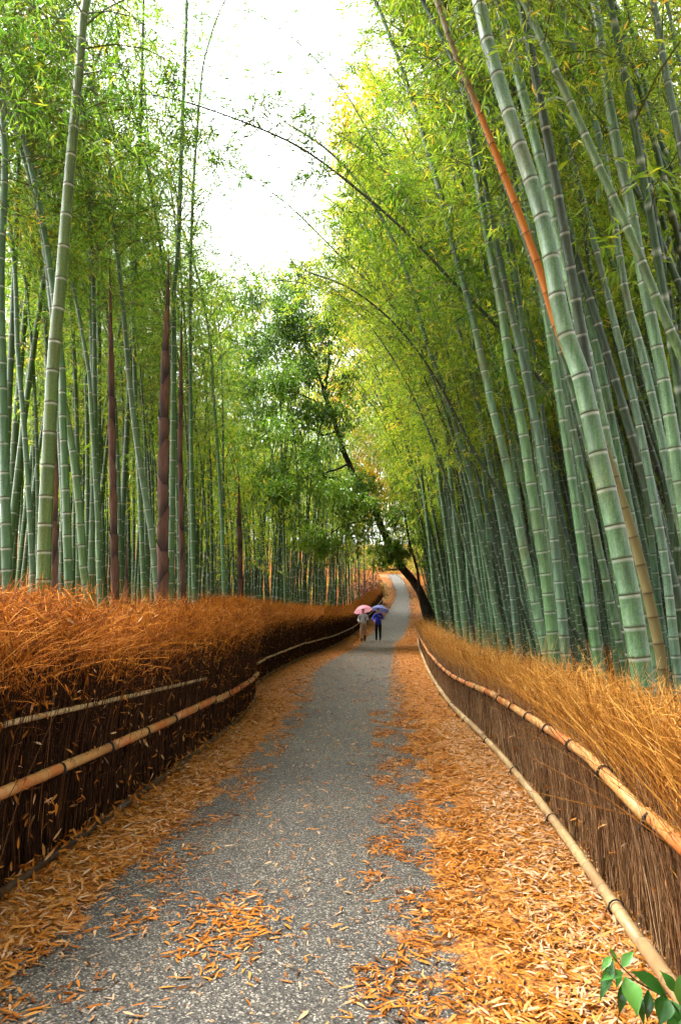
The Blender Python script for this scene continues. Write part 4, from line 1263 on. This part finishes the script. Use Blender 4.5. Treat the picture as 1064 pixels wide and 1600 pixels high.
autumn_tree('pale yellow autumn tree beside the sky high on the right', 760, 260, 36,
            [(x, y, 0, 1.7, 1100) for x, y in ((560, 250), (548, 190), (590, 300), (625, 240), (620, 350), (565, 345), (670, 300), (580, 140), (700, 380), (650, 400))], M['yleaf'], 2)
autumn_tree('rounded light green broadleaf tree filling the gap left of the evergreen', 400, 500, 48,
            [(x, y, dd, 2.0, 1300) for x, y, dd in ((400, 480, 0), (440, 450, 0), (370, 520, 1), (345, 480, 0), (350, 570, 1), (420, 540, 0), (470, 500, 1), (500, 560, 1), (390, 600, 1), (330, 540, 2), (450, 600, 2), (320, 460, 1), (480, 440, 2))], M['gleaf'], 4)
autumn_tree('tall light green broadleaf tree closing the view at the bend of the path', 500, 560, 66,
            [(x, y, dd, 2.8, 1700) for x, y, dd in ((500, 560, 0), (540, 600, 0), (470, 620, 1), (510, 660, 0), (560, 680, 1), (590, 740, 0), (540, 740, 0), (490, 730, 1), (600, 800, 0), (560, 810, 1), (630, 820, 2), (640, 750, 2), (520, 800, 1), (620, 860, 4), (580, 860, 3), (660, 850, 3))], M['gleaf'], 3)

# shrubs where the farther hedge ends
def shrub(name, label, px, py, D, r, n, mat, size, tint):
    b = at(px, py, D); b[2] = float(H(b[0], b[1]))
    root = thing(name, label, 'shrub', tuple(b))
    mb = MB()
    for k in range(7):
        a = rng.random() * 6.28
        e = np.array([math.cos(a) * r * .6, math.sin(a) * r * .6, r * rng.uniform(.9, 1.6)])
        limb(mb, [(0, 0, -.05), e * .5 + np.array([0, 0, .1]), e], .025, .008, 5, 8)
    build(mb, 'stem', M['bark'], root)
    mb = MB()
    for k in range(6):
        a = rng.random() * 6.28
        leaf_clump(mb, np.array([math.cos(a) * r * .45, math.sin(a) * r * .45, r * rng.uniform(.45, 1.5)]), r * .6, n // 6, size, tint, .18)
    build(mb, 'foliage', mat, root, kind='stuff', smooth=False)
shrub('russet_shrub', 'dark red-brown shrub above the far end of the left hedge', 568, 905, 58, 2.0, 2600, M['rleaf'], (.12, .2), .5)
shrub('green_shrub', 'small dark green shrub at the far end of the left hedge', 596, 935, 60, 1.0, 1200, M['tleaf'], (.1, .16), .45)
shrub('undergrowth_shrub', 'small bright green shrub at the foot of the right grove by the leaning tree', 700, 975, 31, .7, 700, M['tleaf'], (.1, .16), .75)

def undergrowth():
    mb = MB()
    n = 0
    while n < 90:
        y = 40 + 45 * rng.random(); x = -16 + 42 * rng.random()
        if XL(y) - 1.6 < x < XR(y) + 1.2 and y < 80: continue
        z = float(H(x, y)); r = rng.uniform(.7, 1.5)
        leaf_clump(mb, np.array([x, y, z + r * .6]), r, 260, (.18, .30), rng.uniform(.15, .7), .2)
        n += 1
    o = build(mb, 'undergrowth', M['gleaf'], kind='stuff', smooth=False)
    o['label'] = 'low leafy undergrowth on the slope beyond the path'; o['category'] = 'undergrowth'
undergrowth()

# ------------------------------------------------------------------ sprig in the lower right corner
def sprig():
    D = 2.55
    A = lambda x, y, dd=0: at(x, y, D + dd)
    b = A(1075, 1640); b[2] = H(b[0], b[1]); 
    root = thing('leafy_sprig', 'glossy green leafy sprig in the lower right corner over fallen leaves', 'plant')
    root.location = tuple(b)
    o = np.array(b)
    mb = MB()
    limb(mb, [(0, 0, -.01), A(1062, 1590) - o, A(1035, 1557) - o, A(1000, 1537) - o, A(975, 1515) - o, A(955, 1492) - o], .0045, .002, 6, 20)
    limb(mb, [A(1062, 1590) - o, A(1066, 1560) - o, A(1075, 1530, .05) - o], .003, .002, 6, 8)
    build(mb, 'stem', M['twigdark'], root)
    def leaf(x0, y0, x1, y1, w, d0=0, d1=-.05, tint=.6):
        p0 = A(x0, y0, d0) - o; p1 = A(x1, y1, d1) - o
        d = p1 - p0; ln = np.linalg.norm(d); d = d / ln
        up = np.array([0, -.55, .8]); s = nrm(np.cross(d, up)); u = np.cross(s, d)
        us = np.linspace(0, 1, 9)
        prof_ = np.array([.04, .42, .78, .95, .92, .74, .48, .2, .01]) * w * D / F / 2
        V = []
        for uu, hw in zip(us, prof_):
            c = p0 + d * ln * uu + u * (.10 * ln * math.sin(uu * PI))
            V += [c - s * hw + u * hw * .35, c, c + s * hw + u * hw * .35]
        i = np.arange(27).reshape(9, 3)
        q = np.concatenate([np.stack([i[:-1, k], i[:-1, k + 1], i[1:, k + 1], i[1:, k]], 1) for k in (0, 1)])
        m = MB(); m.add(np.array(V), [q], 0, rnd=tint)
        build(m, 'leaf', M['sleaf'], root)
    for L_ in [(976, 1526, 996, 1590, 30, 0, -.08, .95), (985, 1518, 1046, 1566, 24, 0, .0, .4), (1040, 1556, 1030, 1604, 28, 0, -.05, .3), (955, 1494, 938, 1518, 11, 0, -.02, .9),
               (958, 1500, 936, 1566, 16, 0, -.04, .6), (970, 1512, 990, 1486, 15, 0, .02, .8), (974, 1520, 936, 1534, 14, 0, -.04, .7), (975, 1530, 966, 1588, 14, .02, .0, .15),
               (1052, 1550, 1030, 1516, 18, 0, .02, .6), (1062, 1572, 1074, 1510, 30, .02, .04, .85), (962, 1506, 950, 1478, 8, .02, .02, .95), (985, 1536, 1006, 1606, 15, .02, -.02, .2),
               (1060, 1588, 1046, 1630, 26, 0, -.05, .45), (1012, 1546, 1010, 1596, 16, .03, .0, .1), (1045, 1562, 1064, 1604, 20, .03, -.02, .5), (968, 1516, 962, 1546, 10, .02, -.02, .5)]:
        leaf(*L_)
sprig()

# ------------------------------------------------------------------ people with umbrellas
def skinned(name, verts, edges, radii, mat, parent, sub=2):
    me = bpy.data.meshes.new(name + '_tmp')
    me.from_pydata([tuple(v) for v in verts], edges, [])
    o = bpy.data.objects.new(name + '_tmp', me); COL.objects.link(o)
    sk = o.modifiers.new('s', 'SKIN'); sk.use_smooth_shade = True
    for i, r in enumerate(radii):
        me.skin_vertices[0].data[i].radius = (r, r) if np.isscalar(r) else r
    me.skin_vertices[0].data[0].use_root = True
    sb = o.modifiers.new('u', 'SUBSURF'); sb.levels = sub; sb.render_levels = sub
    dg = bpy.context.evaluated_depsgraph_get()
    m2 = bpy.data.meshes.new_from_object(o.evaluated_get(dg))
    bpy.data.objects.remove(o); bpy.data.meshes.remove(me)
    m2.materials.clear(); m2.materials.append(mat); m2.name = name
    r = bpy.data.objects.new(name, m2); COL.objects.link(r); r.parent = parent
    return r

SKIN = flat('skin', (.50, .30, .20), .55, .4, .06)
HAIR = flat('dark_hair', (.012, .009, .008), .5, .4)
def person(label, loc, rz, hgt, top_m, leg_m, shoe_m, long_coat, hand_side, hand_pt, boot_h, step):
    """local frame: faces -Y (the camera); x to the picture's right"""
    root = thing('person', label, 'person', tuple(loc))
    root.rotation_euler = (0, 0, rz)
    k = hgt / 1.6
    v = lambda *a: np.array(a, float) * k
    hs = hand_side
    # joints
    hip, chest, neck, head = v(0, 0, .86), v(0, 0, 1.18), v(0, .0, 1.36), v(0, -.02, 1.47)
    sh = {s: v(.155 * s, 0, 1.30) for s in (-1, 1)}
    hand = {hs: np.array(hand_pt) * k, -hs: v(-.20 * hs, -.17, .97)}
    elb = {hs: v(.24 * hs, -.02, 1.06), -hs: v(-.245 * hs, .03, 1.05)}
    foot = {-1: v(-.085, -.16 * step, .07), 1: v(.085, .18 * step, .07)}
    knee = {-1: v(-.09, -.12 * step - .02, .47), 1: v(.09, .0, .47)}
    # body: one continuous skin
    V = [hip, chest, neck, head, v(0, -.015, 1.56)]; Rr = [(.13 * k, .10 * k), (.135 * k, .09 * k), .05 * k, .078 * k, .07 * k]
    E = [(0, 1), (1, 2), (2, 3), (3, 4)]
    def add(p, r, a):
        V.append(p); Rr.append(r); E.append((a, len(V) - 1)); return len(V) - 1
    for s in (-1, 1):
        a = add(sh[s], .055 * k, 1); b = add(elb[s], .042 * k, a)
        w = add(elb[s] * .12 + hand[s] * .88, .028 * k, b); p = add(hand[s], (.035 * k, .02 * k), w)
        fd = nrm(hand[s] - elb[s])
        for j in range(4):
            side = np.array([1, 0, 0]) * (j - 1.5) * .019 * k
            f1 = add(hand[s] + fd * .045 * k + side, .0095 * k, p)
            f2 = add(hand[s] + fd * (.062 + .006 * (j in (1, 2))) * k + side + v(0, -.02, -.012), .0085 * k, f1)
            add(hand[s] + fd * .052 * k + side + v(0, -.035, -.03), .008 * k, f2)
        th = add(hand[s] + fd * .012 * k + v(-.035 * s, -.012, 0), .0105 * k, p)
        add(hand[s] + fd * .03 * k + v(-.045 * s, -.035, 0), .009 * k, th)
        h = add(v(.085 * s, 0, .82), .085 * k, 0); kn = add(knee[s], .055 * k, h); an = add(foot[s], .038 * k, kn)
        add(foot[s] + v(0, -.13, -.035), .034 * k, an)
    skinned('body', V, E, Rr, SKIN, root)
    # nose, eyes, mouth, ears
    mb = MB()
    capped_tube(mb, [head + v(0, -.078, .035), head + v(0, -.103, .0), head + v(0, -.078, -.012)], [.008 * k, .013 * k, .008 * k], 6)
    for s in (-1, 1):
        capped_tube(mb, [head + v(.078 * s, .0, .03), head + v(.09 * s, .012, .012), head + v(.078 * s, .0, -.02)], [.008 * k, .014 * k, .008 * k], 6)
    build(mb, 'nose_and_ears', SKIN, root)
    mb = MB()
    for s in (-1, 1): capped_tube(mb, [head + v(.018 * s, -.076, .03), head + v(.042 * s, -.071, .03)], [.006 * k, .006 * k], 6)
    build(mb, 'eyes', HAIR, root)
    mb = MB(); capped_tube(mb, [head + v(-.02, -.072, -.042), head + v(0, -.078, -.044), head + v(.02, -.072, -.042)], [.004 * k, .007 * k, .004 * k], 6)
    build(mb, 'mouth', flat('lips_' + label[:6], (.35, .10, .09), .5, .3), root)
    # hair cap reaching the nape
    skinned('hair', [head + v(0, .03, .035), head + v(0, .02, .095), head + v(0, -.035, .105), head + v(0, .055, -.06), head + v(-.06, .02, .0), head + v(.06, .02, .0)],
            [(0, 1), (1, 2), (0, 3), (0, 4), (0, 5)], [.088 * k, .075 * k, .05 * k, .06 * k, .045 * k, .045 * k], HAIR, root)
    # jacket
    hem = .70 if long_coat else .84
    V = [v(0, 0, 1.10), v(0, 0, 1.27), v(0, .005, 1.345), v(0, 0, .98), v(0, 0, hem)]
    Rr = [(.165 * k, .125 * k), (.155 * k, .115 * k), (.075 * k, .07 * k), (.165 * k, .125 * k), (.185 * k, .14 * k)]
    E = [(0, 1), (1, 2), (0, 3), (3, 4)]
    for s in (-1, 1):
        a = add(sh[s] + v(.015 * s, 0, -.005), .073 * k, 1); b = add(elb[s], .062 * k, a); add(elb[s] * .12 + hand[s] * .88, .045 * k, b)
    skinned('jacket', V, E, Rr, top_m, root)
    # trousers
    V = [v(0, 0, .88), v(0, 0, .98)]; Rr = [(.14 * k, .11 * k), (.135 * k, .105 * k)]; E = [(0, 1)]
    for s in (-1, 1):
        a = add(v(.085 * s, 0, .78), .098 * k, 0); b = add(knee[s], .074 * k, a); add(foot[s] + v(0, 0, .05), .06 * k, b)
    skinned('trousers', V, E, Rr, leg_m, root)
    for s in (-1, 1):
        kn = foot[s] + (knee[s] - foot[s]) * boot_h
        skinned('shoe', [kn, foot[s] + v(0, 0, .0), foot[s] + v(0, -.07, -.025), foot[s] + v(0, -.15, -.03)], [(0, 1), (1, 2), (2, 3)], [.066 * k, .056 * k, .046 * k, .036 * k], shoe_m, root)
    return root, hand[hs]

def umbrella(label, top, grip, rad, depth, canopy_m, rotz):
    """canopy, ribs, shaft and handle; axis from grip to top"""
    ax = nrm(np.array(top) - np.array(grip))
    root = thing('umbrella', label, 'umbrella', tuple(grip))
    u = nrm(np.cross(ax, [0, 1, 0])); w = np.cross(ax, u)
    T = np.array(top) - np.array(grip)
    n8 = 8; a = np.arange(16) * PI / 8
    rings = []
    for t in np.linspace(0.02, 1, 9):
        r = rad * t * np.where(np.arange(16) % 2 == 0, 1.0, 1 - .075 * t)
        dz = -depth * (t ** 2.1) + (np.arange(16) % 2) * .012 * t
        rings.append(T + r[:, None] * (np.cos(a + rotz)[:, None] * u + np.sin(a + rotz)[:, None] * w) + np.broadcast_to(dz, (16,))[:, None] * ax)
    V = np.concatenate(rings)
    i = np.arange(9 * 16).reshape(9, 16)
    q = np.stack([i[:-1], np.roll(i[:-1], -1, 1), np.roll(i[1:], -1, 1), i[1:]], -1).reshape(-1, 4)
    mb = MB(); mb.add(V, [q]); can = build(mb, 'canopy', canopy_m, root)
    metal = flat('umbrella_metal', (.35, .35, .36), .35, .5) if 'umbrella_metal' not in bpy.data.materials else bpy.data.materials['umbrella_metal']
    for j in range(8):
        aa = a[2 * j] + rotz
        d = np.cos(aa) * u + np.sin(aa) * w
        mb = MB()
        ts = np.linspace(.03, 1.0, 7)
        capped_tube(mb, [T + d * rad * t - ax * (depth * t ** 2.1 + .008) for t in ts], np.full(7, .0035), 5)
        capped_tube(mb, [T - ax * depth * 1.0, T + d * rad * .5 - ax * (depth * .5 ** 2.1 + .01)], [.003, .003], 5)
        build(mb, 'rib', metal, can)
    mb = MB(); capped_tube(mb, [ax * .0, T * .5, T + ax * .06], [.007, .007, .005], 8); build(mb, 'shaft', metal, root)
    mb = MB()
    capped_tube(mb, [ax * .08, ax * -.06, ax * -.12 + u * .012, ax * -.13 + u * .035, ax * -.10 + u * .05], [.014, .014, .012, .012, .011], 8)
    build(mb, 'handle', HAIR, root)

GREYJ = flat('pale_grey_jacket', (.56, .64, .68), .8, .2, .12)
BLUEJ = flat('royal_blue_jacket', (.018, .035, .42), .6, .4, .15)
BEIGE = flat('pinkish_beige_trousers', (.42, .27, .19), .85, .2)
BLACK = flat('black_trousers', (.012, .012, .016), .85, .2)
BOOT = flat('dark_brown_boots', (.030, .014, .010), .6, .3)
def cloth_thin(name, col, trans):
    m, nt, out = newmat(name)
    b = bsdf(nt, out, col, .6, .3)
    t = nt.nodes.new('ShaderNodeBsdfTranslucent'); t.inputs[0].default_value = (*col, 1)
    mx = nt.nodes.new('ShaderNodeMixShader'); mx.inputs[0].default_value = trans
    nt.links.new(b.outputs[0], mx.inputs[1]); nt.links.new(t.outputs[0], mx.inputs[2]); nt.links.new(mx.outputs[0], out.inputs['Surface'])
    return m
PINK = cloth_thin('pink_canopy', (.85, .40, .48), .45)
LAV = cloth_thin('blue_lavender_canopy', (.16, .18, .42), .25)
gp = on_ground(567.5, 1002.5)
p1, h1 = person('walker in pale grey jacket and beige trousers with dark boots under pink umbrella', gp, 0.0, 1.56, GREYJ, BEIGE, BOOT, False, 1, (.09, -.20, 1.10), .75, 1.0)
g1 = gp + h1 + np.array([0, -.03, .03])
umbrella('open pink umbrella held by the walker in the pale grey jacket', gp + np.array([-.04, -.04, 1.71]), g1, .47, .27, PINK, .1)
gq = on_ground(591, 1000.5)
p2, h2 = person('walker in royal blue jacket and black trousers under lavender blue umbrella', gq, 0.0, 1.58, BLUEJ, BLACK, BLACK, True, 1, (.05, -.20, 1.22), .3, -1.0)
g2 = gq + h2 + np.array([0, -.03, .03])
umbrella('open lavender blue umbrella tilted right, held by the walker in blue', gq + np.array([.14, -.10, 1.72]), g2, .46, .24, LAV, .2)
